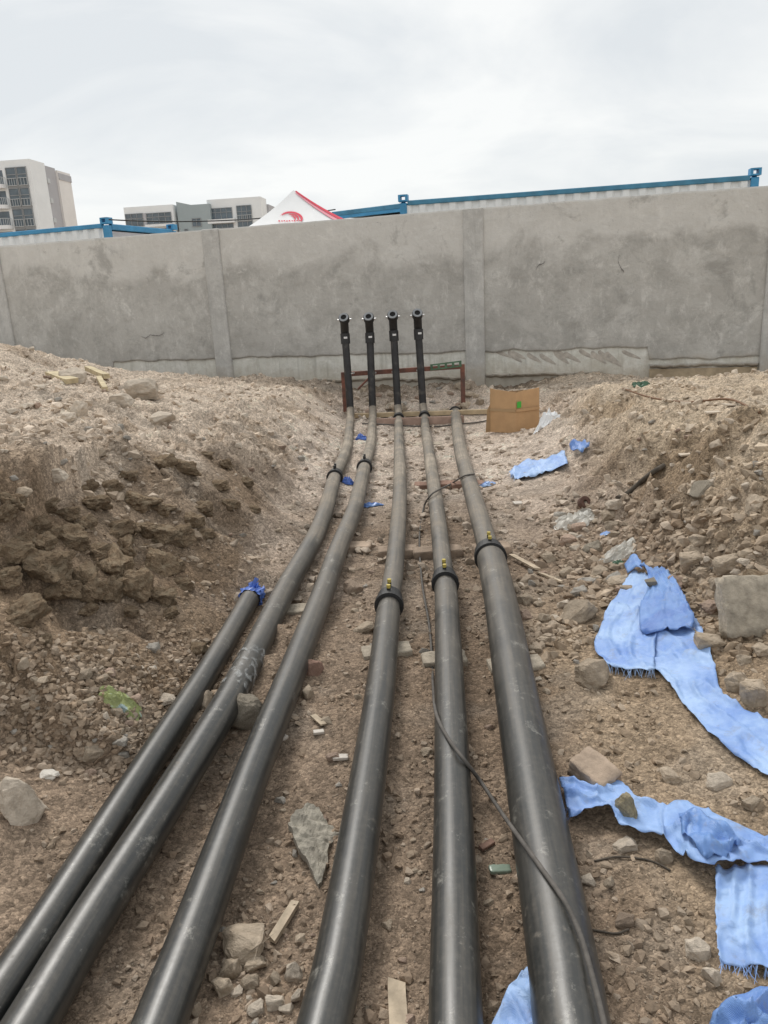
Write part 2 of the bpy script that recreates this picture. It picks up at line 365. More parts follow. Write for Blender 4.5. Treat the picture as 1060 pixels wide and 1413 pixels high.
def soil():
    m = bpy.data.materials.new('soil'); m.use_nodes = True; nt = m.node_tree; b = nt.nodes['Principled BSDF']; b.inputs['Roughness'].default_value = 0.95; b.inputs['Specular IOR Level'].default_value = 0.12
    tc = N(nt, 'ShaderNodeTexCoord'); co = tc.outputs['Object']; a = N(nt, 'ShaderNodeVertexColor', layer_name='tint')
    wz = N(nt, 'ShaderNodeTexNoise'); wz.inputs['Scale'].default_value = 45; nt.links.new(co, wz.inputs['Vector'])
    wa = N(nt, 'ShaderNodeVectorMath', operation='MULTIPLY_ADD'); nt.links.new(wz.outputs['Color'], wa.inputs[0]); wa.inputs[1].default_value = (.02,.02,.02); nt.links.new(co, wa.inputs[2])
    col = a.outputs[0]; hts = []
    for sc_, rnd, amp, lo, hi in ((62, 1.0, 1.0, 0.72, 1.30), (150, 1.0, 0.55, 0.74, 1.28), (330, 1.0, 0.3, 0.8, 1.2)):
        v = N(nt, 'ShaderNodeTexVoronoi'); v.inputs['Scale'].default_value = sc_; nt.links.new(wa.outputs[0], v.inputs['Vector'])
        sp = N(nt, 'ShaderNodeSeparateColor'); nt.links.new(v.outputs['Color'], sp.inputs[0])
        r = N(nt, 'ShaderNodeMapRange'); r.inputs[3].default_value = lo; r.inputs[4].default_value = hi; nt.links.new(sp.outputs[0], r.inputs[0])
        mx = N(nt, 'ShaderNodeVectorMath', operation='SCALE'); nt.links.new(col, mx.inputs[0]); nt.links.new(r.outputs[0], mx.inputs['Scale']); col = mx.outputs[0]
        h = N(nt, 'ShaderNodeMath', operation='MULTIPLY_ADD'); nt.links.new(v.outputs['Distance'], h.inputs[0]); h.inputs[1].default_value = -amp; nt.links.new(sp.outputs[1], h.inputs[2])
        g = N(nt, 'ShaderNodeMath', operation='MULTIPLY'); nt.links.new(h.outputs[0], g.inputs[0]); g.inputs[1].default_value = 62.0/sc_; hts.append(g.outputs[0])
    n = N(nt, 'ShaderNodeTexNoise'); n.inputs['Scale'].default_value = 30; n.inputs['Detail'].default_value = 9; n.inputs['Roughness'].default_value = 0.7; nt.links.new(co, n.inputs['Vector']); hts.append(n.outputs[0])
    t = hts[0]
    for h in hts[1:]:
        q = N(nt, 'ShaderNodeMath', operation='ADD'); nt.links.new(t, q.inputs[0]); nt.links.new(h, q.inputs[1]); t = q.outputs[0]
    bp = N(nt, 'ShaderNodeBump'); bp.inputs['Strength'].default_value = 0.75; bp.inputs['Distance'].default_value = 0.009; nt.links.new(t, bp.inputs['Height']); nt.links.new(bp.outputs[0], b.inputs['Normal'])
    nt.links.new(col, b.inputs['Base Color']); return m
SOIL = soil()
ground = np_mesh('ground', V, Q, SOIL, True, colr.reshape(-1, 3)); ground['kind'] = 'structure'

# ================================================================== WALL
def wp(x, z, off=0.0):      # point on the wall face at world x; off is towards the camera
    nxn, nyn = -WT/math.hypot(1, WT), -1/math.hypot(1, WT)
    return np.array([x+nxn*off, WD-WT*x+nyn*off, z])
TOPZ = 2.50
pill = [-9.35, -5.86, -2.25, 1.357, 4.88, 8.4]
def concrete(name, base, dark, light, streak=0.0, lift=False):
    m = bpy.data.materials.new(name); m.use_nodes = True; nt = m.node_tree; b = nt.nodes['Principled BSDF']; b.inputs['Roughness'].default_value = 0.92; b.inputs['Specular IOR Level'].default_value = 0.2
    tc = N(nt, 'ShaderNodeTexCoord'); co = tc.outputs['Object']
    def noise(s, d, r=0.55, dist=0.0, sca=(1,1,1)):
        mp = N(nt, 'ShaderNodeMapping'); mp.inputs['Scale'].default_value = sca; nt.links.new(co, mp.inputs[0])
        n = N(nt, 'ShaderNodeTexNoise'); n.inputs['Scale'].default_value = s; n.inputs['Detail'].default_value = d; n.inputs['Roughness'].default_value = r; n.inputs['Distortion'].default_value = dist
        nt.links.new(mp.outputs[0], n.inputs['Vector']); return n.outputs[0]
    def rng(x, a, c, lo=0.0, hi=1.0):
        r = N(nt, 'ShaderNodeMapRange'); r.inputs[1].default_value = a; r.inputs[2].default_value = c; r.inputs[3].default_value = lo; r.inputs[4].default_value = hi; nt.links.new(x, r.inputs[0]); return r.outputs[0]
    def mx(f, a, c):
        x = N(nt, 'ShaderNodeMix', data_type='RGBA'); nt.links.new(f, x.inputs[0])
        for i, v in ((6, a), (7, c)):
            if isinstance(v, tuple): x.inputs[i].default_value = (*v, 1)
            else: nt.links.new(v, x.inputs[i])
        return x.outputs[2]
    c = mx(rng(noise(0.9, 6, 0.6, 0.6), 0.36, 0.66), base, dark)
    c = mx(rng(noise(2.4, 6, 0.62, 0.8), 0.52, 0.72, 0, 0.75), c, light)
    c = mx(rng(noise(5.5, 7, 0.7, 1.2), 0.55, 0.75, 0, 0.6), c, tuple(0.72*v for v in dark))
    c = mx(rng(noise(26, 6, 0.7), 0.3, 0.75, 0, 0.4), c, tuple(0.75*v for v in base))
    c = mx(rng(noise(60, 4, 0.7), 0.60, 0.72, 0, 0.5), c, tuple(0.55*v for v in dark))
    c = mx(rng(noise(2.6, 10, 0.80, 0.3), 0.47, 0.62, 0, 0.75), c, tuple(0.80*v for v in dark))
    c = mx(rng(noise(4.4, 10, 0.80, 0.3, (1.3, 1.3, 0.8)), 0.53, 0.66, 0, 0.6), c, tuple(1.08*v for v in light))
    if streak: c = mx(rng(noise(3.0, 5, 0.6, 0.3, (6, 6, 0.5)), 0.52, 0.75, 0, streak), c, tuple(0.6*v for v in dark))
    if lift:
        # second lift of render: lighter above a wavering level, with darker damp patches under it
        sz = N(nt, 'ShaderNodeSeparateXYZ'); nt.links.new(co, sz.inputs[0]); nn = noise(0.8, 5, 0.6, 0.5)
        ml = N(nt, 'ShaderNodeMath', operation='MULTIPLY_ADD'); nt.links.new(nn, ml.inputs[0]); ml.inputs[1].default_value = 1.5; nt.links.new(sz.outputs[2], ml.inputs[2])
        c = mx(rng(ml.outputs[0], 2.25, 2.45, 0, 0.55), c, tuple(1.12*v for v in light))
        c = mx(rng(noise(1.5, 9, 0.72, 0.4), 0.56, 0.64, 0, 0.55), c, tuple(0.62*v for v in dark))
        c = mx(rng(noise(9, 8, 0.78, 0.5), 0.62, 0.70, 0, 0.6), c, tuple(0.5*v for v in dark))
        c = mx(rng(noise(1.6, 9, 0.74, 0.6, (1, 1, 1.5)), 0.60, 0.68, 0, 0.5), c, tuple(1.25*v for v in light))
    # soil splashed up from the ground
    s2 = N(nt, 'ShaderNodeSeparateXYZ'); nt.links.new(co, s2.inputs[0]); m2 = N(nt, 'ShaderNodeMath', operation='MULTIPLY_ADD'); nt.links.new(noise(7, 7, 0.7), m2.inputs[0]); m2.inputs[1].default_value = -0.55; nt.links.new(s2.outputs[2], m2.inputs[2])
    c = mx(rng(m2.outputs[0], -0.05, -0.30, 0, 0.6), c, (.40,.34,.26))
    nt.links.new(c, b.inputs['Base Color'])
    bp = N(nt, 'ShaderNodeBump'); bp.inputs['Strength'].default_value = 0.9; bp.inputs['Distance'].default_value = 0.012
    nt.links.new(noise(14, 9, 0.7), bp.inputs['Height']); nt.links.new(bp.outputs[0], b.inputs['Normal'])
    return m
M_PL = concrete('plaster', (.565,.55,.515), (.445,.43,.40), (.66,.645,.61), 0.12, True)
M_PI = concrete('pillar_concrete', (.60,.59,.56), (.51,.50,.475), (.66,.65,.62), 0.35)
M_BA = concrete('plinth_concrete', (.80,.79,.74), (.68,.67,.60), (.84,.83,.79), 0.7)
M_SOB = mat('footing_soil_concrete', (.40,.32,.22), 0.95, 0.3, 6, 0.8, 30)
wallE = empty('concrete_wall', wp(0, 0.36)); setp(wallE, 'long grey rendered concrete wall with square pillars across the trench end', 'wall')
wo = np.array(wallE.location)
def zbot(x, k):
    """lower edge of the render coat along the wall (world z)"""
    xa = atwall(155, 500)[0]; xb = atwall(895, 490)[0]
    if x < xa: zb = 0.0
    elif x < xb: zb = 0.69-0.012*(x > 1.4)
    else: zb = 0.52
    n = float(fbm(np.array([x*3.0]), np.array([2.2]), 4, 55)[0])
    return zb+0.035*n
for k in range(len(pill)-1):
    xa, xb = pill[k]+0.12, pill[k+1]-0.12
    L = (xb-xa)
    # structural panel (pale concrete)
    V = [wp(x, zz, off)-wo for x in (xa-0.05, xb+0.05) for off in (0.0, -0.18) for zz in (-0.35, TOPZ-0.01)]
    F = [(0,1,5,4),(2,6,7,3),(0,2,3,1),(4,5,7,6),(1,3,7,5),(0,4,6,2)]
    mesh_obj('panel', V, F, M_BA, wallE)
    # render coat, a real layer with a broken lower edge
    nsx, nsz = int(L/0.03), 80; xs = np.linspace(xa, xb, nsx); G = []
    for x in xs:
        zb = zbot(x, k); zt = TOPZ+0.012*float(fbm(np.array([x*1.7]), np.array([7.7]), 4, 60)[0])
        col_ = []
        for j in range(nsz):
            zz = zb+(zt-zb)*j/(nsz-1)
            off = 0.022+0.010*mnoise.noise(Vector((x*1.3, zz*1.3, 3)))+0.004*mnoise.noise(Vector((x*6, zz*6, 9)))+0.0025*mnoise.noise(Vector((x*16, zz*16, 1)))
            if j == 0: off -= 0.004
            col_.append(wp(x, zz, off)-wo)
        G.append(col_)
    V = [p for c_ in G for p in c_]; F = [(i*nsz+j, (i+1)*nsz+j, (i+1)*nsz+j+1, i*nsz+j+1) for i in range(nsx-1) for j in range(nsz-1)]
    nf = len(V)
    for i, x in enumerate(xs):  # returns at bottom and top
        V.append(wp(x, G[i][0][2]+wo[2], 0.001)-wo); V.append(wp(x, G[i][-1][2]+wo[2], -0.185)-wo)
    for i in range(nsx-1):
        F.append((i*nsz, nf+2*i, nf+2*i+2, (i+1)*nsz)); F.append((i*nsz+nsz-1, (i+1)*nsz+nsz-1, nf+2*i+3, nf+2*i+1))
    mesh_obj('render_coat', V, F, M_PL, wallE, True)
rotw = Matrix.Rotation(-math.atan(WT), 3, 'Z')
for k, x in enumerate(pill):
    c_ = wp(x, (TOPZ-0.3)/2, -0.06)-wo
    o = box('pillar', c_, (0.262, 0.235, TOPZ+0.31), M_PI, wallE, rotw, 0.012)
# strip of brown footing at the right bay and a ragged ledge of spilt mortar
xa, xb = atwall(896, 515)[0], pill[4]-0.14
V = [wp(x, zz, off)-wo for x in (xa, xb) for off in (0.035, -0.05) for zz in (-0.2, 0.40)]
mesh_obj('footing', V, [(0,1,5,4),(2,6,7,3),(0,2,3,1),(4,5,7,6),(1,3,7,5),(0,4,6,2)], M_SOB, wallE)
def ledge(x0, x1, z0, amp, th):
    n = int((x1-x0)/0.02); V = []; F = []
    for i in range(n+1):
        x = x0+(x1-x0)*i/n
        zz = z0+0.03*mnoise.noise(Vector((x*3, 1, 0))); d = th*(0.5+abs(mnoise.noise(Vector((x*5, 4, 0))))*amp); h = 0.02+0.03*abs(mnoise.noise(Vector((x*8, 8, 0))))
        V += [wp(x, zz, 0.0)-wo, wp(x, zz-h*0.3, d)-wo, wp(x, zz-h, d*0.9)-wo, wp(x, zz-h-0.03, 0.0)-wo]
    for i in range(n):
        for j in range(3): F.append((4*i+j, 4*i+j+1, 4*i+j+5, 4*i+j+4))
    return mesh_obj('mortar_ledge', V, F, M_PL, wallE)
ledge(pill[3]+0.14, atwall(830,515)[0], 0.385, 2.2, 0.09); ledge(xa, xb, 0.46, 2.0, 0.08); ledge(pill[2]+0.15, pill[3]-0.15, 0.36, 2, 0.06); ledge(pill[1]+1.6, pill[2]-0.15, 0.40, 1.5, 0.05)
# thumb-brushed mortar smears on the plinth of the third bay
M_SM = mat('mortar_smear', (.46,.42,.37), 0.95, 0.25, 14, 0.7, 40)
for i in range(13):
    a = atwall(688+i*14+random.uniform(-9, 9), 484+random.uniform(-2, 5)); dxs = 0.16+0.05*random.random(); hh = 0.10+0.11*random.random()
    V = []; F = []
    for j in range(9):
        t = j/8; x = a[0]+dxs*t**1.4; zz = a[2]-hh*t; wd = 0.045*math.sin(math.pi*min(0.95, t*0.85+0.1))
        V += [wp(x-wd, zz, 0.002)-wo, wp(x, zz+0.005, 0.006)-wo, wp(x+wd, zz+0.01, 0.002)-wo]
    for j in range(8): F += [(3*j, 3*j+1, 3*j+4, 3*j+3), (3*j+1, 3*j+2, 3*j+5, 3*j+4)]
    mesh_obj('mortar_smear', V, F, M_SM, wallE, True)
# cracks and knocks in the render: flat dark strips, the shadow inside them put in as colour
M_CR = mat('crack_shadow', (.20,.19,.18), 1.0)
def crack(pts, wdt=0.008):
    V = []; F = []; P = [atwall(*p) for p in pts]; P = catmull(P, 6)
    for i, p in enumerate(P):
        q = wdt*(0.4+abs(mnoise.noise(Vector((i*0.9, 2, 2))))*1.5); e = 0.012*mnoise.noise(Vector((i*0.7, 5, p[0])))
        V += [wp(p[0], p[2]+e-q, 0.034)-wo, wp(p[0], p[2]+e+q, 0.034)-wo]
    for i in range(len(P)-1): F.append((2*i, 2*i+1, 2*i+3, 2*i+2))
    mesh_obj('crack', V, F, M_CR, wallE)
crack([(197,464),(203,466),(210,462),(220,463),(228,459)]); crack([(855,352),(853,360),(857,370),(861,375)], 0.014)
crack([(740,372),(744,366),(752,362)], 0.010)

# ================================================================== BEHIND THE WALL
M_BLUE = mat('blue_paint', (.045,.25,.46), 0.5, 0.2, 3, 0.1, 30)
M_BLUD = mat('blue_roof_paint', (.05,.20,.32), 0.5, 0.25, 4, 0.1, 30)
M_WHC = mat('white_corrugated', (.74,.76,.77), 0.6, 0.08, 5)
M_BRN = mat('brown_panel', (.27,.17,.14), 0.7, 0.1, 4)
M_GRYP = mat('grey_panel', (.50,.50,.52), 0.7, 0.1, 4)
def container(name, A, Bp, width, zt, label, endmat, height=2.6, cast_ends=(0, 1), rail=None):
    """A->Bp: top front long edge; body extends to the far side"""
    A = np.array(A); Bp = np.array(Bp); L = np.linalg.norm(Bp[:2]-A[:2]); a = math.atan2(Bp[1]-A[1], Bp[0]-A[0])
    e = empty(name, (A[0], A[1], zt-height), a); setp(e, label, 'container')
    hgt = height; bw = 0.10
    def corr(nm, x0, x1, y, axis, material):
        V = []; F = []; step = 0.28; x = x0; pts = []
        while x < x1-0.001:
            for dx_, dy_ in ((0, 0), (0.10, 0), (0.14, 0.04), (0.24, 0.04)):
                if x+dx_ <= x1: pts.append((x+dx_, dy_))
            x += step
        pts.append((x1, 0))
        for (p, q) in pts:
            for zz in (0.15, hgt-0.07):
                V.append((p, y+q, zz) if axis == 'x' else (y-q, p, zz))
        for i in range(len(pts)-1): F.append((2*i, 2*i+2, 2*i+3, 2*i+1))
        mesh_obj(nm, V, F, material, e)
    corr('side_panel', bw, L-bw, 0.03, 'x', M_WHC); corr('side_panel', bw, L-bw, width-0.07, 'x', M_WHC)
    box('end_panel', (0.06, width/2, hgt/2), (0.03, width-0.2, hgt-0.28), endmat, e); box('end_panel', (L-0.06, width/2, hgt/2), (0.03, width-0.2, hgt-0.28), endmat, e)
    box('roof', (L/2, width/2, hgt-0.05), (L-0.2, width-0.2, 0.03), M_BLUE, e)
    box('floor_frame', (L/2, width/2, 0.08), (L-0.02, width-0.02, 0.14), M_BLUE, e)
    for y in (0.05, width-0.05): box('top_rail', (L/2, y, hgt-0.035), (L-0.3, 0.09, 0.085), rail or M_BLUE, e, None, 0.01)
    for x in (0.05, L-0.05): box('end_rail', (x, width/2, hgt-0.06), (0.09, width-0.3, 0.115), M_BLUE, e, None, 0.01)
    for x in (0.07, L-0.07):
        for y in (0.07, width-0.07):
            box('corner_post', (x, y, hgt/2), (0.13, 0.13, hgt-0.06), M_BLUE, e, None, 0.008)
            bm = bmesh.new(); s, hh = 0.178, 0.118   # hollow corner casting standing proud of the roof
            for sx_ in (-1, 1):
                box_bm(bm, (x+sx_*0.066, y, hgt+0.055), (0.045, s, hh)); 
            box_bm(bm, (x, y, hgt+0.102), (0.09, s, 0.026)); box_bm(bm, (x, y, hgt+0.008), (0.09, s, 0.026))
            bm_obj('corner_casting', bm, M_BLUE, e)
    return e
zc = 3.12
A_ = atz(551, 278, zc); B_ = atz(1049, 241, zc)
container('shipping_container', A_, B_, 2.44, zc, 'blue framed white corrugated container with holed corner castings behind the wall', M_GRYP, rail=M_BLUD)
B_ = atz(148, 308, zc); A_ = atz(0, 322, zc); dv = (A_-B_)/np.linalg.norm(A_-B_); A_ = B_+dv*6.06
container('shipping_container', A_, B_, 2.44, zc, 'light blue framed container behind the wall below the tall apartment tower', M_GRYP)
# blue-roofed cabin with brown panel, standing askew beyond the container
zr = 3.5
P1 = atz(552, 281, zr); P2 = atz(463, 292, zr); dv = (P2-P1); Ls = np.linalg.norm(dv[:2]); an = math.atan2(-dv[1], -dv[0])
e = empty('site_cabin', (P2[0], P2[1], 0.36), an); setp(e, 'askew cabin with teal blue roof edge and brown panel between tent and container', 'cabin')
box('wall_panel', (Ls/2, 1.9, 1.45), (Ls-0.12, 3.6, 2.9), M_BRN, e)
box('roof', (Ls/2, 1.85, zr-0.36-0.06), (Ls+0.1, 3.9, 0.11), M_BLUD, e, None, 0.01)
box('fascia', (Ls/2, -0.06, zr-0.36-0.11), (Ls+0.14, 0.05, 0.16), M_BLUE, e, None, 0.008)
# tent
Yt = 17.0; pk = aty(405, 262, Yt); hz_ = 2.58; half = 1.5; yaw = math.radians(9)
e = empty('canopy_tent', (pk[0], pk[1], 0.36), yaw); setp(e, 'white pop-up canopy tent with red ridge stripe and red arc emblem', 'tent')
M_TW = mat('tent_fabric', (.80,.80,.80), 0.7, 0.04, 3); M_TR = mat('tent_red', (.66,.035,.075), 0.7); M_TP = mat('tent_pink', (.78,.30,.36), 0.7); M_ST = mat('steel_leg', (.55,.56,.57), 0.4, metal=0.6)
ph = pk[2]-0.36; eh = hz_-0.36
def tentz(t, s=1.0): # t 0 peak ..1 eave, concave
    return eh+(ph-eh)*(0.72*(1-t)+0.28*(1-t)**2.2)
cor = [(-half,-half),(half,-half),(half,half),(-half,half)]; nT = 12
for k in range(4):
    a, b = cor[k], cor[(k+1) % 4]; V = []; F = []
    for i in range(nT+1):
        t = i/nT
        for j in range(nT+1):
            s = j/nT; x = (a[0]*(1-s)+b[0]*s)*t; y = (a[1]*(1-s)+b[1]*s)*t
            V.append((x, y, tentz(t)-0.05*math.sin(math.pi*s)*t*(1-t)*2))
    for i in range(nT):
        for j in range(nT): F.append((i*(nT+1)+j, (i+1)*(nT+1)+j, (i+1)*(nT+1)+j+1, i*(nT+1)+j+1))
    mesh_obj('canopy_face', V, F, M_TW, e, True)
    mesh_obj('valance', [(a[0]*1.002, a[1]*1.002, eh), (b[0]*1.002, b[1]*1.002, eh), (b[0]*1.002, b[1]*1.002, eh-0.25), (a[0]*1.002, a[1]*1.002, eh-0.25)], [(0,1,2,3)], M_TW, e)
    bm = bmesh.new(); cyl_bm(bm, (a[0]*0.97, a[1]*0.97, -0.02), (a[0]*0.97, a[1]*0.97, eh), 0.02); bm_obj('leg', bm, M_ST, e)
a = cor[1]; V = []; F = []
for i in range(nT+1):   # red stripe over the ridge, on the front face and over the side
    t = 0.03+0.97*i/nT; zz = tentz(t)+0.012; wd = 0.02+0.13*t
    V += [(a[0]*t-wd*0.9, a[1]*t-0.012, zz), (a[0]*t+0.008, a[1]*t-0.008, zz+0.006), (a[0]*t+0.012, a[1]*t+wd*0.3, zz)]
for i in range(nT): F += [(3*i, 3*i+3, 3*i+4, 3*i+1), (3*i+1, 3*i+4, 3*i+5, 3*i+2)]
mesh_obj('ridge_stripe', V, F, M_TR, e)
V = []
for i in range(nT+1):
    t = 0.05+0.95*i/nT; zz = tentz(t)+0.006; wd = 0.02+0.13*t
    V += [(a[0]*t-wd*2.0, a[1]*t-0.008, zz), (a[0]*t-wd*0.85, a[1]*t-0.008, zz)]
mesh_obj('ridge_stripe', V, [(2*i, 2*i+2, 2*i+3, 2*i+1) for i in range(nT)], M_TP, e)
def onface(x, t, lift=0.02):    # front face point: lateral x, parameter t
    return (x, -half*t-lift*0.6, tentz(t)-0.05*math.sin(math.pi*(0.5+x/(2*half*t)))*t*(1-t)*2+lift)
for (r1, r2, a0, a1, mt) in ((0.30, 0.40, -35, 150, M_TR), (0.19, 0.265, -30, 110, M_TR), (0.09, 0.155, -40, 95, M_TR), (0.41, 0.425, 60, 165, M_TP)):
    V = []; F = []
    for i in range(19):
        th = math.radians(a0+(a1-a0)*i/18); tp = math.sin(math.pi*min(1, (i+1.5)/20))**0.5
        for r_ in (r1+(r2-r1)*(1-tp), r2):
            V.append(onface(-0.13+r_*0.55*math.cos(th), 0.50-r_*0.55*math.sin(th)*0.60, 0.015))
    for i in range(18): F.append((2*i, 2*i+1, 2*i+3, 2*i+2))
    mesh_obj('emblem_arc', V, F, mt, e)
for i in range(9):      # short row of dashes standing for the small unreadable line below the emblem
    x0 = -0.40+i*0.05; V = [onface(x0, 0.545+0.01*(i % 2), 0.016), onface(x0+0.033, 0.54, 0.016), onface(x0+0.033, 0.57, 0.016), onface(x0, 0.57-0.008*(i % 3), 0.016)]
    mesh_obj('lettering', V, [(0,1,2,3)], M_TR, e)
# overhead cable beyond the wall
M_CAB = mat('cable_black', (.02,.02,.02), 0.6)
pa, pb = aty(150, 303, 15.3), aty(463, 289, 17.2)
P = [pa+(pb-pa)*t+np.array([0, 0, -0.32*4*t*(1-t)*0.35]) for t in np.linspace(0, 1, 24)]
o = tube('overhead_cable', P, 0.012, M_CAB, None, 6); setp(o, 'thin black cable strung behind the wall from container to cabin', 'cable')

# ---- apartment buildings
M_CREAM = mat('cream_render', (.75,.77,.78), 0.85, 0.05, 0.3); M_GLAS = mat('dark_glass', (.10,.13,.155), 0.15, 0.3, 0.6, spec=0.6)
M_GRB = mat('grey_render', (.42,.42,.44), 0.85, 0.06, 0.3); M_BEI = mat('beige_render', (.74,.72,.70), 0.85, 0.05, 0.3); M_SLT = mat('slate_render', (.33,.38,.395), 0.85, 0.06, 0.3)
M_FRM = mat('grey_window_frame', (.28,.29,.30), 0.6); M_RAIL = mat('railing_metal', (.5,.52,.53), 0.5); M_BWH = mat('white_slab', (.74,.75,.76), 0.8)
BYAW = math.radians(-6)       # front facades look at the site, sides run away slightly to the right
class Bld:
    def __init__(s, name, px, py, dist, label):
        s.o = aty(px, py, dist); s.e = empty(name, (s.o[0], s.o[1], 0.3), BYAW); s.top = s.o[2]-0.3; setp(s.e, label, 'building')
    def blk(s, nm, x0, x1, y0, y1, z0, z1, m, parent=None):
        return box(nm, ((x0+x1)/2, (y0+y1)/2, (z0+z1)/2), (abs(x1-x0), abs(y1-y0), abs(z1-z0)), m, parent or s.e)
    def window(s, x0, x1, z0, z1, cols=2, y=0.0, rail=True):
        f = bmesh.new(); t = 0.09
        for i in range(cols+1): box_bm(f, (x0+(x1-x0)*i/cols, y-0.04, (z0+z1)/2), (t, 0.16, z1-z0))
        for zz in (z0, z1, z0+(z1-z0)*0.62): box_bm(f, ((x0+x1)/2, y-0.045, zz), (x1-x0+t, 0.15, t))
        fo = bm_obj('window', f, M_FRM, s.e)
        for i in range(cols):
            a = x0+(x1-x0)*i/cols+t/2; b = x0+(x1-x0)*(i+1)/cols-t/2
            s.blk('pane', a, b, y-0.03, y+0.0, z0+t/2, z1-t/2, M_GLAS, fo)
        if rail:
            r = bmesh.new(); n = max(3, int((x1-x0)/0.38))
            for i in range(n+1): box_bm(r, (x0+(x1-x0)*i/n, y-0.2, z0+0.55), (0.05, 0.05, 1.05))
            for zz in (0.06, 1.1): box_bm(r, ((x0+x1)/2, y-0.2, z0+zz), (x1-x0, 0.07, 0.07))
            bm_obj('railing', r, M_RAIL, fo)
# tall tower (right front corner at photo x 40)
t = Bld('apartment_tower', 40, 219, 130, 'tall cream apartment tower with dark window bays and grey stair core')
T = t.top
t.blk('wall', -16, 0, 0.0, 4.6, 0, T, M_CREAM); t.blk('stair_core', -14, -0.35, 4.6, 8.6, 0, T-0.2, M_GRB); t.blk('rear_wall', -16, 0.0, 8.6, 13, 0, T-0.5, M_BEI)
t.blk('roof_band', -15.9, 0.12, 8.7, 13.05, T-1.9, T-0.9, M_GRB)
for i in range(9):
    z1 = T-1.0-i*3.0; 
    if z1 < 2: break
    t.window(-4.05, -2.45, z1-2.75, z1-0.1, 1, -0.06); t.window(-2.25, -0.75, z1-2.75, z1-0.1, 1, -0.06)
    t.blk('spandrel', -4.15, -0.65, -0.12, -0.005, z1-3.0, z1-2.8, M_FRM)
    f = bmesh.new(); box_bm(f, (-7.0, -0.02, z1-1.5), (4.6, 0.06, 2.3)); bm_obj('pane', f, M_GLAS, t.e)
    # rounded white balcony slab with railing
    V = []; F = []; n = 14
    for zz in (z1-3.0, z1-2.45):
        for k in range(n+1):
            a = math.pi*k/n; V.append((-6.6+2.2*math.copysign(abs(math.cos(a))**0.5, math.cos(a)), -0.1-1.3*math.sin(a)**0.7 if 0 < k < n else -0.1, zz))
    for k in range(n): F.append((k, k+1, n+1+k+1, n+1+k))
    F += [tuple(range(n, -1, -1)), tuple(range(n+1, 2*n+2))]
    bo = mesh_obj('balcony', V, F, M_BWH, t.e)
    r = bmesh.new()
    for k in range(n+1):
        v = V[k]; box_bm(r, (v[0], v[1], z1-1.95), (0.05, 0.05, 1.0))
    for k in range(n): cyl_bm(r, (V[k][0], V[k][1], z1-1.45), (V[k+1][0], V[k+1][1], z1-1.45), 0.035, 6)
    bm_obj('railing', r, M_RAIL, bo)
    t.blk('air_conditioner', -0.35, 0.1, 4.7, 5.5, z1-1.9, z1-1.2, M_RAIL)
# three lower buildings
t = Bld('apartment_block', 238, 282, 165, 'low cream apartment block with two dark window groups beside the slate block'); T = t.top
t.blk('wall', -10.2, 0, 0, 7, 0, T, M_CREAM)
for i in range(4):
    z1 = T-1.3-i*3.0; t.window(-10.0, -6.4, z1-2.4, z1, 3, -0.05, False); t.window(-5.6, -0.5, z1-2.1, z1-0.1, 4, -0.05, False); t.blk('balcony', -5.8, -0.2, -1.0, -0.01, z1-2.75, z1-2.3, M_BWH)
    t.blk('recess_panel', -6.3, -5.7, -0.1, -0.01, z1-2.4, z1, M_GRB)
t = Bld('apartment_block', 289, 281, 165, 'slate grey blank-fronted block with one small window between cream blocks'); T = t.top
t.blk('wall', -6.8, 0, 0, 8, 0, T, M_SLT); 
bm = bmesh.new(); vs = [bm.verts.new(p) for p in ((-6.8,0.01,T),(-3.8,0.01,T),(-6.8,0.01,T+0.75),(-6.8,8,T),(-3.8,8,T),(-6.8,8,T+0.75))]
for f in ((0,1,2),(3,5,4),(0,3,4,1),(1,4,5,2),(0,2,5,3)): bm.faces.new([vs[i] for i in f])
bm_obj('parapet', bm, M_SLT, t.e)
for i in range(4): t.window(-3.9, -2.1, T-4.1-i*3.0, T-2.6-i*3.0, 2, -0.04, False); t.window(-5.7, -5.0, T-5.2-i*3.0, T-4.5-i*3.0, 1, -0.04, False)
t = Bld('apartment_block', 359, 271, 165, 'cream apartment block with white balcony and grey side next to the tent'); T = t.top
t.blk('wall', -11.0, 0, 0, 5, 0, T, M_CREAM); t.blk('side_wing', -9, 0.4, 5, 12, 0, T-1.0, M_GRB)
for i in range(4):
    z1 = T-1.7-i*3.0; t.window(-10.6, -6.0, z1-2.1, z1, 4, -0.05, False); t.window(-5.0, -2.0, z1-2.7, z1+0.2, 3, -0.08); t.blk('balcony', -10.9, -5.4, -1.1, -0.01, z1-2.9, z1-2.15, M_BWH)
    t.blk('side_window', 0.42, 0.47, 6, 7, z1-1.6, z1-0.4, M_GLAS)

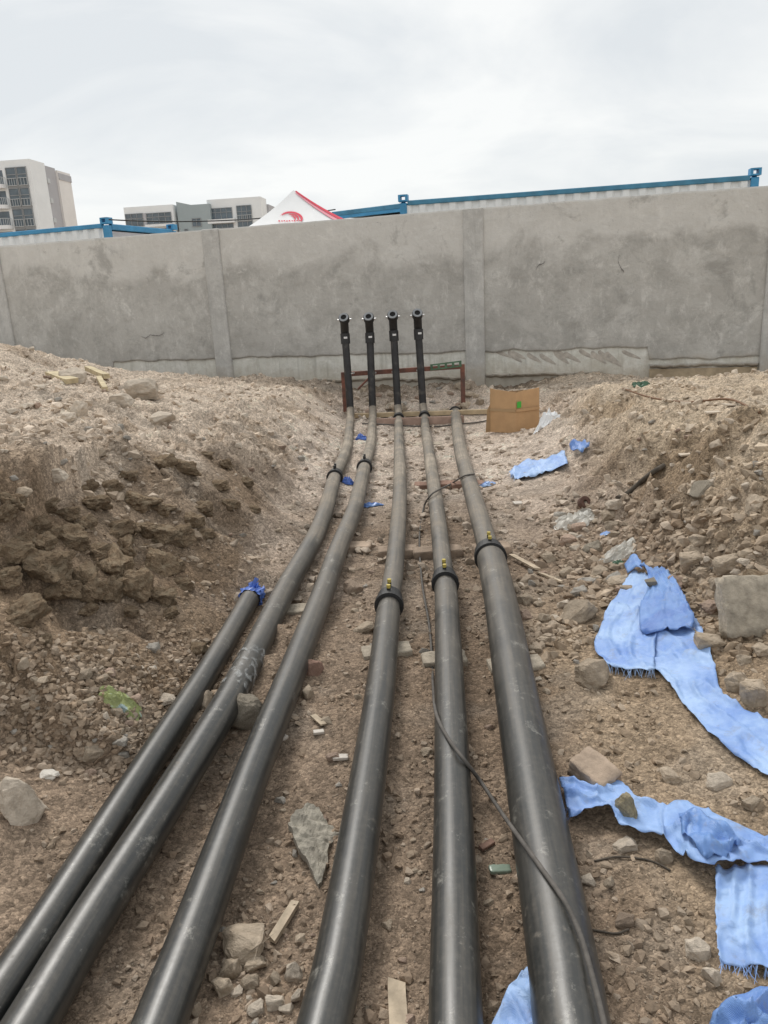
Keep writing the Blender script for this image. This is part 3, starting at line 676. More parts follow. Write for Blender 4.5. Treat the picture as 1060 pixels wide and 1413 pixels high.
# ================================================================== PIPES
def pipe_material():
    m = bpy.data.materials.new('black_polyethylene'); m.use_nodes = True; nt = m.node_tree; b = nt.nodes['Principled BSDF']
    uv = N(nt, 'ShaderNodeUVMap'); at = N(nt, 'ShaderNodeAttribute', attribute_name='dust'); geo = N(nt, 'ShaderNodeNewGeometry'); oi = N(nt, 'ShaderNodeObjectInfo')
    def noise(sca, s, d, r=0.6, co=None, w=None):
        mp = N(nt, 'ShaderNodeMapping'); mp.inputs['Scale'].default_value = sca; nt.links.new(co or uv.outputs[0], mp.inputs[0])
        n = N(nt, 'ShaderNodeTexNoise', noise_dimensions='4D'); n.inputs['Scale'].default_value = s; n.inputs['Detail'].default_value = d; n.inputs['Roughness'].default_value = r
        mu = N(nt, 'ShaderNodeMath', operation='MULTIPLY'); mu.inputs[1].default_value = 40; nt.links.new(oi.outputs['Random'], mu.inputs[0]); nt.links.new(mu.outputs[0], n.inputs['W'])
        nt.links.new(mp.outputs[0], n.inputs['Vector']); return n.outputs[0]
    def rng(x, a, c, lo=0.0, hi=1.0):
        r = N(nt, 'ShaderNodeMapRange'); r.inputs[1].default_value = a; r.inputs[2].default_value = c; r.inputs[3].default_value = lo; r.inputs[4].default_value = hi; nt.links.new(x, r.inputs[0]); return r.outputs[0]
    def mth(op, a, c):
        n = N(nt, 'ShaderNodeMath', operation=op); n.use_clamp = (op != 'MULTIPLY')
        for i, v in enumerate((a, c)):
            if isinstance(v, float): n.inputs[i].default_value = v
            else: nt.links.new(v, n.inputs[i])
        return n.outputs[0]
    pos = geo.outputs['Position']
    sp = N(nt, 'ShaderNodeSeparateXYZ'); nt.links.new(geo.outputs['Normal'], sp.inputs[0])
    topf = rng(sp.outputs[2], -0.3, 0.7, 0.30, 1.0)
    n_big = noise((1,1,1), 3.5, 6, 0.65, pos); n_str = noise((14, 1.2, 1), 1.6, 7, 0.7); n_fine = noise((1,1,1), 60, 5, 0.7, pos)
    # dust film
    d = mth('MULTIPLY', at.outputs['Fac'], rng(n_big, 0.32, 0.62, 0.25, 1.1)); d = mth('MULTIPLY', d, rng(n_str, 0.3, 0.6, 0.6, 1.1)); d = mth('MULTIPLY', d, topf)
    film = mth('ADD', mth('MULTIPLY', rng(n_str, 0.45, 0.72, 0.0, 0.12), topf), mth('MULTIPLY', rng(n_fine, 0.48, 0.75, 0.0, 0.07), topf))
    spots = mth('MULTIPLY', rng(noise((1,1,1), 9, 8, 0.75, pos), 0.62, 0.72, 0.0, 0.35), topf)
    d = mth('ADD', mth('ADD', d, film), spots)
    mx = N(nt, 'ShaderNodeMix', data_type='RGBA'); nt.links.new(d, mx.inputs[0]); mx.inputs[6].default_value = (.011,.0135,.014,1)
    dc = N(nt, 'ShaderNodeMix', data_type='RGBA'); nt.links.new(n_fine, dc.inputs[0]); dc.inputs[6].default_value = (.30,.245,.185,1); dc.inputs[7].default_value = (.46,.395,.315,1)
    nt.links.new(dc.outputs[2], mx.inputs[7]); 
    # pale mud splashes
    sp2 = mth('MULTIPLY', rng(noise((2.2, 5, 1), 2.1, 9, 0.8), 0.565, 0.66, 0.0, 0.42), topf)
    mx2 = N(nt, 'ShaderNodeMix', data_type='RGBA'); nt.links.new(sp2, mx2.inputs[0]); nt.links.new(mx.outputs[2], mx2.inputs[6]); mx2.inputs[7].default_value = (.45,.43,.38,1)
    nt.links.new(mx2.outputs[2], b.inputs['Base Color'])
    nt.links.new(rng(d, 0.0, 0.55, 0.33, 0.9), b.inputs['Roughness']); b.inputs['IOR'].default_value = 1.66; b.inputs['Specular IOR Level'].default_value = 0.5
    bp = N(nt, 'ShaderNodeBump'); bp.inputs['Strength'].default_value = 0.12; bp.inputs['Distance'].default_value = 0.003; nt.links.new(n_fine, bp.inputs['Height']); nt.links.new(bp.outputs[0], b.inputs['Normal'])
    return m
M_PIPE = pipe_material(); M_RISER = mat('black_riser', (.022,.022,.024), 0.5, 0.4, 12, var2=((.10,.09,.08), 9, .56, .72))
M_RUB = mat('rubber_collar', (.02,.02,.021), 0.55, 0.3, 20); M_YEL = mat('yellow_cap', (.46,.36,.08), 0.6); M_LAB = mat('white_label', (.7,.7,.7), 0.6); M_RIM = mat('grey_flange_rim', (.24,.25,.26), 0.5, 0.15, 30); M_HOLE = mat('bore_shade', (.008,.008,.008), 0.9)
M_STEEL = mat('steel_clamp', (.6,.6,.6), 0.35, metal=0.8)
RP = 0.0575
def axisz(p, r): return p
def collar(parent, P, i, r, caps='yellow', w_=0.035, proud=0.014):
    p = P[i]; t = P[min(i+1, len(P)-1)]-P[i-1]; t /= np.linalg.norm(t)
    bm = bmesh.new(); ring_bm(bm, p, t, r*0.9, r+proud, w_); ring_bm(bm, p+t*0.05, t, r*0.9, r+proud*0.35, 0.09)
    c = bm_obj('collar', bm, M_RUB, parent)
    if caps:
        n = np.array([0, 0, 1.0]); n -= t*(n@t); n /= np.linalg.norm(n)
        for k, off in enumerate((0.03, 0.105)):
            b0 = p+t*off+n*(r-0.004)
            s = bmesh.new(); cyl_bm(s, b0, b0+n*0.03, 0.010); so = bm_obj('valve_stub', s, M_RUB, c)
            s = bmesh.new(); cyl_bm(s, b0+n*0.026, b0+n*0.042, 0.0105, 10); bm_obj('valve_cap', s, M_YEL if caps == 'yellow' else M_RUB, c)
    return c
def nearest(P, px, py):
    best = min(range(len(P)), key=lambda i: (lambda q: (q[0]-px)**2+(q[1]-py)**2)(proj(P[i]))); return max(1, min(best, len(P)-2))
def proj(p):
    q = np.array(p)-CAM; zz = q@fw; return (IW/2+FPX*(q@rt)/zz, IH/2-FPX*(q@up)/zz)
LBL = {1: 'short thin black pipe with blue plastic tied over its open end',
       2: 'black pipe with cling film wrap, next to the short capped pipe, rising at wall',
       3: 'smooth black pipe between the film-wrapped pipe and the jagged mortar crust',
       4: 'dusty black pipe with yellow-capped collar, close beside the jagged mortar crust',
       5: 'mud-spotted black pipe crossed by the cable between two yellow-capped pipes',
       6: 'thickest black pipe ending on the ground without a riser near cardboard box'}
for k, pts in PIPES.items():
    r = 0.05 if k == 1 else RP
    e = empty('pipe', (0, 0, 0)); setp(e, LBL[k], 'pipe', 'black pipes laid along the trench')
    P, W3 = pipe_path(k)
    yy = P[:, 1]
    dust = 0.05+0.68*np.clip((yy-2.2)/4.2, 0, 1)
    if k in (2, 3): dust = 0.04+0.70*np.clip((yy-2.4)/4.4, 0, 1)
    if k == 1: dust = np.full(len(P), 0.04)+0.25*np.clip((yy-2.5)/1.5, 0, 1)
    R = np.full(len(P), r)
    if k in TOPS: R = np.where(yy > {2: 6.1, 3: 6.45, 4: 3.43, 5: 3.66}[k], 0.0525, r); R = R-0.006*np.clip((yy-7)/2, 0, 1)
    if k == 6: R = np.where(yy < 4.05, 0.079, 0.062); R = np.array([R[max(0, i-1)]*0.25+R[i]*0.5+R[min(len(R)-1, i+1)]*0.25 for i in range(len(R))])
    tube('pipe_run', P, R, M_PIPE, e, 32, True, dust)
    if k in (4, 5, 6): collar(e, P, nearest(P, *{4: (537,836), 5: (614.5,806), 6: (678,768)}[k]), r if k != 6 else 0.077)
    if k in (2, 3): collar(e, P, nearest(P, *{2: (462,660), 3: (503,646)}[k]), r, 'black', 0.03, 0.012)
    if k in (4, 5): collar(e, P, nearest(P, *{4: (549.5,578), 5: (583,576)}[k]), r, None, 0.022, 0.012)
    if k == 6: collar(e, P, len(P)-2, 0.062, None, 0.03, 0.016)
    if k in TOPS:
        b0 = np.array(W3[-1]); tp = aty(TOPS[k][0]+1.5, TOPS[k][1]+25, RY+0.02)
        tube('riser', [b0+(tp-b0)*t_ for t_ in np.linspace(-0.06, 1, 14)], 0.0435, M_RISER, e, 24, True, np.linspace(0.12, 0.0, 14))
        up_ = (tp-b0)/np.linalg.norm(tp-b0)
        end = aty(TOPS[k][0], TOPS[k][1], RY-0.10); d2 = end-tp
        elb = catmull([tp-up_*0.06, tp, tp+up_*0.07, end], 6)
        eo = tube('elbow', elb, 0.049, M_RUB, e, 24)
        bm = bmesh.new(); ring_bm(bm, tp-up_*0.02, up_, 0.04, 0.056, 0.12); bm_obj('coupling', bm, M_RUB, e)
        tdir = np.array([-0.10+0.05*(k-3), -0.80, 0.60]); tdir /= np.linalg.norm(tdir)
        bm = bmesh.new(); ring_bm(bm, end, tdir, 0.033, 0.062, 0.06); fo = bm_obj('flange', bm, M_RUB, e)
        bm = bmesh.new(); ring_bm(bm, end+tdir*0.033, tdir, 0.034, 0.056, 0.012); bm_obj('flange_rim', bm, M_RIM, fo)
        bm = bmesh.new(); cyl_bm(bm, end+tdir*0.005, end+tdir*0.028, 0.0345, 20); bm_obj('bore_plug', bm, M_HOLE, fo)  # solid black plug: the dark inside of the open end, put in as colour
        sdv = np.cross(tdir, up_); sdv /= np.linalg.norm(sdv)
        for s_ in (-1, 1):
            bm = bmesh.new(); cyl_bm(bm, end+sdv*s_*0.058-tdir*0.02, end+sdv*s_*0.082-tdir*0.02, 0.013, 8); bm_obj('clamp_bolt', bm, M_STEEL, fo)
        q = Vector(up_).to_track_quat('Z', 'Y').to_matrix()
        box('label', tp-up_*0.005+np.array([0.012 if k == 5 else 0.005, -0.058, 0]), (0.042, 0.006, 0.022), M_LAB, e)
        if k == 2: RISER0 = b0
# blue plastic tied over the end of the short pipe
M_BLUP = mat('blue_plastic', (.085,.17,.52), 0.4, 0.3, 14, 0.5, 30); M_FILM = mat('cling_film', (.70,.72,.72), 0.2, 0.1, 30, 0.8, 60)
def film_alpha(m, lo=0.01, hi=0.42):
    nt = m.node_tree; n = N(nt, 'ShaderNodeTexNoise'); n.inputs['Scale'].default_value = 26; n.inputs['Detail'].default_value = 6; n.inputs['Distortion'].default_value = 0.8; tc = N(nt, 'ShaderNodeTexCoord'); mp = N(nt, 'ShaderNodeMapping'); mp.inputs['Scale'].default_value = (1.3, 0.8, 1)
    nt.links.new(tc.outputs['Object'], mp.inputs[0]); nt.links.new(mp.outputs[0], n.inputs['Vector'])
    r = N(nt, 'ShaderNodeMapRange'); r.inputs[1].default_value = 0.50; r.inputs[2].default_value = 0.68; r.inputs[3].default_value = lo; r.inputs[4].default_value = hi; nt.links.new(n.outputs[0], r.inputs[0]); nt.links.new(r.outputs[0], nt.nodes['Principled BSDF'].inputs['Alpha'])
film_alpha(M_FILM)
def ruffle(name, c, d, r, L, material, seed, parent=None):
    """gathered plastic: sleeve along d that flares into ragged points"""
    d = np.array(d)/np.linalg.norm(d); q = np.array(Vector(d).to_track_quat('Z', 'Y').to_matrix()); V = []; F = []; sg, rg = 30, 9
    for i in range(rg):
        t = i/(rg-1)
        rr = r*(1.08 if t < 0.3 else 1.05-0.25*t if t < 0.8 else 0.85-1.6*(t-0.8))
        for k in range(sg):
            a = 2*math.pi*k/sg; n_ = mnoise.noise(Vector((math.cos(a)*2.5+seed, math.sin(a)*2.5, t*3)))
            r2 = rr*(1+0.75*n_*(t > 0.2)+0.25*mnoise.noise(Vector((math.cos(a)*7+seed, math.sin(a)*7, t*8)))); zz = L*t*(1+0.6*mnoise.noise(Vector((math.cos(a)*4+seed, math.sin(a)*4, 7)))*(t > 0.6))
            V.append(np.array(c)+q@np.array([r2*math.cos(a), r2*math.sin(a), zz]))
    for i in range(rg-1):
        for k in range(sg): F.append((i*sg+k, i*sg+(k+1) % sg, (i+1)*sg+(k+1) % sg, (i+1)*sg+k))
    return mesh_obj(name, V, F, material, parent)
pe = PATH[1][-1]; pd = PATH[1][-1]-PATH[1][-4]; pdn = pd/np.linalg.norm(pd)
o = ruffle('tied_plastic', pe-pdn*0.035, pdn+np.array([0.12, 0, 0.10]), 0.0515, 0.13, M_BLUP, 3); setp(o, 'crumpled blue plastic tied over the end of the short pipe', 'plastic')
# cling film wrap on the second pipe
i0 = nearest(PATH[2], 336, 930); seg = PATH[2][i0-3:i0+4]
o = tube('film_wrap', seg, [RP+0.003+0.002*random.random() for _ in seg], M_FILM, None, 24, False); setp(o, 'clear cling film wound round the pipe next to the short one', 'film')

# ---- cable snaking over the pipes
def onpipe(k, px, py, lift=0.012):
    P = PATH[k]; i = nearest(P, px, py); r = RP if k != 6 else (0.079 if P[i][1] < 4.05 else 0.062)
    v = ray(px, py); v = v/np.linalg.norm(v)
    best = None
    for tt in np.arange(1.0, 10, 0.004):
        q = CAM+v*tt; dd = np.min(np.linalg.norm(P-q, axis=1))
        if dd < r+0.06: 
            j = np.argmin(np.linalg.norm(P-q, axis=1)); a = P[max(0, j-1)]; b = P[min(len(P)-1, j+1)]; ab_ = (b-a)/np.linalg.norm(b-a); w_ = q-a; dd = np.linalg.norm(w_-ab_*(w_@ab_))
            if dd <= r+lift: return q
    return hit(px, py)+np.array([0,0,lift])
M_COR = mat('dusty_cable', (.10,.09,.08), 0.8, 0.35, 25, 0.3, 60)
cp = [onpipe(6,655,654), onpipe(6,640,657), hit(622,668,.03), onpipe(5,605,676), onpipe(5,594,684), hit(585,700,.012), hit(579,740,.012), hit(582,800,.012), hit(592,860,.012), hit(596,905,.012), hit(598,950,.012),
      onpipe(5,602,985), onpipe(5,618,1018), onpipe(5,640,1048), hit(663,1078,.05), hit(690,1118,.06), onpipe(6,716,1155), onpipe(6,745,1195), onpipe(6,780,1245), onpipe(6,800,1288), onpipe(6,813,1330,0.014), onpipe(6,826,1380,0.016), onpipe(6,838,1430,0.02), onpipe(6,850,1480,0.02)]
o = tube('cable', catmull(cp, 8), 0.0062, M_COR, None, 8); setp(o, 'thin dusty grey cable winding over two of the pipes', 'cable')

# ================================================================== SUPPORT FRAME, TIMBER, BOX
M_RUST = mat('rusty_red_steel', (.20,.085,.06), 0.8, 0.4, 10, 0.4, 50, var2=((.10,.06,.05), 7, .45, .7)); M_GRN = mat('green_paint', (.09,.17,.10), 0.6, 0.4, 9)
pL, pR = aty(473.5, 517, RY+0.09), aty(638.5, 506, RY+0.09)
e = empty('pipe_support_frame', (0, 0, 0)); setp(e, 'rusty red angle-steel frame holding the upright black risers', 'frame')
for p in (pL, pR):
    zb = H(p[0], p[1])-0.05; bm = bmesh.new(); box_bm(bm, (p[0], p[1], (zb+p[2])/2), (0.05, 0.006, p[2]-zb)); box_bm(bm, (p[0]-0.022, p[1]+0.024, (zb+p[2])/2), (0.006, 0.05, p[2]-zb)); bm_obj('post', bm, M_RUST, e)
mid = (pL+pR)/2; dv = pR-pL; q = Vector(dv).to_track_quat('X', 'Z').to_matrix(); Lr = np.linalg.norm(dv)
bm = bmesh.new(); box_bm(bm, mid+np.array([0,-0.006,0]), (Lr+0.05, 0.006, 0.05), q); box_bm(bm, mid+np.array([0,0.02,0.024]), (Lr+0.05, 0.05, 0.006), q); bm_obj('crossbar', bm, M_RUST, e)
pa, pb = aty(494, 537, RY+0.14), aty(512, 519, RY+0.13); bm = bmesh.new(); cyl_bm(bm, pa, pb, 0.012, 6); bm_obj('brace', bm, M_RUST, e)
pa, pb = aty(594, 508.5, RY+0.075), aty(637, 503, RY+0.075); q2 = Vector(pb-pa).to_track_quat('X', 'Z').to_matrix(); bm = bmesh.new()
Lg = np.linalg.norm(pb-pa)
for s_ in (-1, 1): box_bm(bm, (pa+pb)/2+np.array([0,0,0.028*s_+0.012]), (Lg, 0.006, 0.018), q2)
for t_ in np.linspace(0.04, 0.96, 5): box_bm(bm, pa+(pb-pa)*t_+np.array([0,-0.001,0.012]), (0.03, 0.006, 0.07), q2)
bm_obj('slotted_channel', bm, M_GRN, e)
for k in TOPS:
    b0 = aty(*{2: (484,515), 3: (514,514.5), 4: (546,513), 5: (580,511)}[k], RY+0.01); bm = bmesh.new(); ring_bm(bm, b0, (0, 0, 1), 0.0425, 0.049, 0.014, 20); bm_obj('pipe_strap', bm, M_STEEL, e)
M_WOOD = mat('pale_timber', (.50,.39,.25), 0.85, 0.2, 9, 0.3, 40); M_WOODP = mat('pinkish_plank', (.42,.29,.23), 0.9, 0.2, 9, 0.3, 40)
def plank(label, pa, pb, h_, th, material, cat='plank', name='timber_board', tilt=0.0):
    pa = np.array(pa); pb = np.array(pb); dv = pb-pa; q = Vector(dv).to_track_quat('X', 'Z').to_matrix() @ Matrix.Rotation(tilt, 3, 'X')
    bm = bmesh.new(); n = 8; L = np.linalg.norm(dv)
    box_bm(bm, (0, 0, 0), (L, th, h_)); bmesh.ops.subdivide_edges(bm, edges=[e_ for e_ in bm.edges if abs((e_.verts[0].co-e_.verts[1].co).x) > L*0.9], cuts=n)
    for v in bm.verts: v.co += Vector((0.02*mnoise.noise(v.co*40) if abs(v.co.x) > L*0.45 else 0, 0.1*th*mnoise.noise(v.co*8), 0.06*h_*mnoise.noise(v.co*6+Vector((3,3,3)))))
    o = bm_obj(name, bm, material); o.matrix_world = Matrix.Translation(Vector((pa+pb)/2)) @ q.to_4x4(); setp(o, label, cat); return o
def grd(px, py, lift): p = hit(px, py); p[2] += lift; return p
pa = hit(490, 577)+np.array([0, 0, 0.03]); pb = hit(682, 571)+np.array([0, 0, 0.03])
plank('long pale timber board laid behind the pipe ends at the wall', pa, pb, 0.05, 0.05, M_WOOD)
pa = hit(520, 587)+np.array([0, 0, 0.035]); pb = hit(640, 583)+np.array([0, 0, 0.035])
plank('pinkish plank standing on edge in front of the pale board', pa, pb, 0.085, 0.025, M_WOODP)
# dark bent rod lying on the ground before the plank
P = [grd(x_, y_, 0.012) for x_, y_ in ((500,586),(530,587),(560,589),(600,590),(640,586),(660,584),(690,578))]
o = tube('bent_rod', catmull(P, 6), 0.008, M_COR, None, 7); setp(o, 'dark bent rod lying on the ground in front of the planks', 'rod')
# cardboard box, corner towards the pipes
M_CARD = mat('cardboard', (.52,.325,.17), 0.85, 0.1, 6, 0.15, 60); M_CARDD = mat('cardboard_inside', (.36,.24,.13), 0.9, 0.1, 6); M_TAPE = mat('kraft_tape', (.42,.28,.15), 0.5); M_GST = mat('green_sticker', (.06,.42,.05), 0.6)
c0 = hit(712, 596); c0[2] -= 0.015; ws = depth(c0)/FPX; hb = 0.445
dl = np.array([-0.84, 0.54, 0]); dr = np.array([0.92, 0.40, 0]); Lw, Rw = 32*ws/0.84, 35*ws/0.92
e = empty('cardboard_box', c0); setp(e, 'open brown cardboard box with green sticker at the end of trench', 'box')
def cpanel(nm, o3, dv, L, h0, h1, parent, th=0.006, material=None, seed=0):
    dv = np.array(dv); nn = np.array([-dv[1], dv[0], 0]); n = 14; V = []; F = []
    for i in range(n+1):
        t = i/n; x = L*t; hh = h0+(h1-h0)*t+0.008*mnoise.noise(Vector((t*7+seed, 0, 0))); bow = 0.008*math.sin(math.pi*t)
        for s_ in (0, th):
            for zz in (0.0, hh*0.5, hh): V.append(np.array(o3)+dv*x+nn*(s_+bow*math.sin(math.pi*min(1, zz/hb)))+np.array([0,0,zz]))
    for i in range(n):
        a = 6*i; b = a+6
        F += [(a, b, b+1, a+1), (a+1, b+1, b+2, a+2), (a+3, a+4, b+4, b+3), (a+4, a+5, b+5, b+4), (a+2, b+2, b+5, a+5), (a, a+3, b+3, b)]
    F += [(0,1,4,3),(1,2,5,4)]; a = 6*n; F += [(a,a+3,a+4,a+1),(a+1,a+4,a+5,a+2)]
    return mesh_obj(nm, V, F, material or M_CARD, parent)
cpanel('side', (0,0,0), dr, Rw, hb*0.96, hb*1.02, e, seed=1); cpanel('side', (0,0,0), dl, Lw, hb*0.96, hb*1.04, e, -0.006, seed=5)
cpanel('side', dl*Lw, dr, Rw, hb*0.9, hb*0.93, e, 0.006, M_CARDD, 8); cpanel('side', dr*Rw, dl, Lw, hb*1.0, hb*0.92, e, -0.006, M_CARDD, 12)
V = [np.array([0,0,0.01]), dr*Rw+np.array([0,0,0.01]), dr*Rw+dl*Lw+np.array([0,0,0.01]), dl*Lw+np.array([0,0,0.01])]; mesh_obj('bottom', V, [(0,1,2,3)], M_CARDD, e)
def onl(t, zz, dv, L, off): nn = np.array([-dv[1], dv[0], 0]); s_ = -1 if dv is dr else 1; return np.array(dv)*L*t+nn*s_*off+np.array([0,0,zz])
for dv, L in ((dr, Rw), (dl, Lw)):
    V = []; n = 10
    for i in range(n+1):
        t = i/n; 
        for zz in (0.225, 0.255): V.append(onl(t, zz+0.004*mnoise.noise(Vector((t*9, 4, 0))), dv, L, 0.0105-0.016*0))
    mesh_obj('tape', V, [(2*i, 2*i+2, 2*i+3, 2*i+1) for i in range(n)], M_TAPE if dv is dl else M_CARD, e)
V = [onl(t_, z_, dr, Rw, 0.014) for t_, z_ in ((0.02,0.265),(0.20,0.268),(0.20,0.335),(0.02,0.33))]; mesh_obj('sticker', V, [(0,1,2,3)], M_GST, e)
V = [onl(1.0, z_, dl, Lw, o_) for z_, o_ in ((0.0,0.0),(0.30,0.0))]+[onl(1.08, 0.24, dl, Lw, 0.03), onl(1.12, 0.0, dl, Lw, 0.05)]; mesh_obj('torn_flap', V, [(0,1,2,3)], M_CARDD, e)

# ================================================================== PLASTIC SHEETS
def tarp_mat(name, c1, c2):
    m = bpy.data.materials.new(name); m.use_nodes = True; nt = m.node_tree; b = nt.nodes['Principled BSDF']; b.inputs['Roughness'].default_value = 0.33; b.inputs['Specular IOR Level'].default_value = 0.5
    uv = N(nt, 'ShaderNodeUVMap'); tc = N(nt, 'ShaderNodeTexCoord')
    n = N(nt, 'ShaderNodeTexNoise'); n.inputs['Scale'].default_value = 4; n.inputs['Detail'].default_value = 4; n.inputs['Roughness'].default_value = 0.65; nt.links.new(tc.outputs['Object'], n.inputs['Vector'])
    r = N(nt, 'ShaderNodeMapRange'); r.inputs[1].default_value = 0.36; r.inputs[2].default_value = 0.58; nt.links.new(n.outputs[0], r.inputs[0])
    mx = N(nt, 'ShaderNodeMix', data_type='RGBA'); nt.links.new(r.outputs[0], mx.inputs[0]); mx.inputs[6].default_value = (*c1, 1); mx.inputs[7].default_value = (*c2, 1)
    # mud stains
    n2 = N(nt, 'ShaderNodeTexNoise'); n2.inputs['Scale'].default_value = 11; n2.inputs['Detail'].default_value = 9; n2.inputs['Roughness'].default_value = 0.75; nt.links.new(tc.outputs['Object'], n2.inputs['Vector'])
    r2 = N(nt, 'ShaderNodeMapRange'); r2.inputs[1].default_value = 0.56; r2.inputs[2].default_value = 0.72; r2.inputs[4].default_value = 0.55; nt.links.new(n2.outputs[0], r2.inputs[0])
    mx2 = N(nt, 'ShaderNodeMix', data_type='RGBA'); nt.links.new(r2.outputs[0], mx2.inputs[0]); nt.links.new(mx.outputs[2], mx2.inputs[6]); mx2.inputs[7].default_value = (.24,.22,.20,1)
    w1_ = N(nt, 'ShaderNodeTexWave', wave_type='BANDS', bands_direction='X'); w2_ = N(nt, 'ShaderNodeTexWave', wave_type='BANDS', bands_direction='Y')
    for w_ in (w1_, w2_): w_.inputs['Scale'].default_value = 130; nt.links.new(uv.outputs[0], w_.inputs['Vector'])
    mm = N(nt, 'ShaderNodeMath', operation='MULTIPLY'); nt.links.new(w1_.outputs['Fac'], mm.inputs[0]); nt.links.new(w2_.outputs['Fac'], mm.inputs[1])
    r3 = N(nt, 'ShaderNodeMapRange'); r3.inputs[3].default_value = 0.88; r3.inputs[4].default_value = 1.08; nt.links.new(mm.outputs[0], r3.inputs[0])
    sc_ = N(nt, 'ShaderNodeVectorMath', operation='SCALE'); nt.links.new(mx2.outputs[2], sc_.inputs[0]); nt.links.new(r3.outputs[0], sc_.inputs['Scale'])
    nt.links.new(sc_.outputs[0], b.inputs['Base Color'])
    bp = N(nt, 'ShaderNodeBump'); bp.inputs['Strength'].default_value = 0.35; bp.inputs['Distance'].default_value = 0.003; nt.links.new(mm.outputs[0], bp.inputs['Height'])
    n4 = N(nt, 'ShaderNodeTexNoise'); n4.inputs['Scale'].default_value = 22; n4.inputs['Detail'].default_value = 4; nt.links.new(tc.outputs['Object'], n4.inputs['Vector'])
    vz = N(nt, 'ShaderNodeTexVoronoi', feature='DISTANCE_TO_EDGE'); vz.inputs['Scale'].default_value = 6; va = N(nt, 'ShaderNodeVectorMath', operation='MULTIPLY_ADD'); nt.links.new(n4.outputs['Color'], va.inputs[0]); va.inputs[1].default_value = (.09,.09,.09); nt.links.new(tc.outputs['Object'], va.inputs[2]); nt.links.new(va.outputs[0], vz.inputs['Vector'])
    vm = N(nt, 'ShaderNodeMath', operation='MINIMUM'); nt.links.new(vz.outputs['Distance'], vm.inputs[0]); vm.inputs[1].default_value = 0.22
    vs_ = N(nt, 'ShaderNodeMath', operation='MULTIPLY_ADD'); nt.links.new(vm.outputs[0], vs_.inputs[0]); vs_.inputs[1].default_value = -3.0; nt.links.new(n4.outputs[0], vs_.inputs[2])
    bp2 = N(nt, 'ShaderNodeBump'); bp2.inputs['Strength'].default_value = 0.32; bp2.inputs['Distance'].default_value = 0.014; nt.links.new(vs_.outputs[0], bp2.inputs['Height']); nt.links.new(bp.outputs[0], bp2.inputs['Normal']); nt.links.new(bp2.outputs[0], b.inputs['Normal'])
    return m
M_TARP = tarp_mat('blue_woven_sheet', (.20,.35,.73), (.38,.55,.85)); M_TARP2 = tarp_mat('blue_woven_strip', (.17,.31,.69), (.31,.48,.82)); M_TARPD = tarp_mat('blue_woven_sheet_double', (.10,.21,.55), (.20,.36,.71))
TARPXY = []
def hmax(x, y, r=0.02): return np.max([Hv(x+a*r, y+b*r) for a, b in ((0,0),(1,0),(-1,0),(0,1),(0,-1))], axis=0)
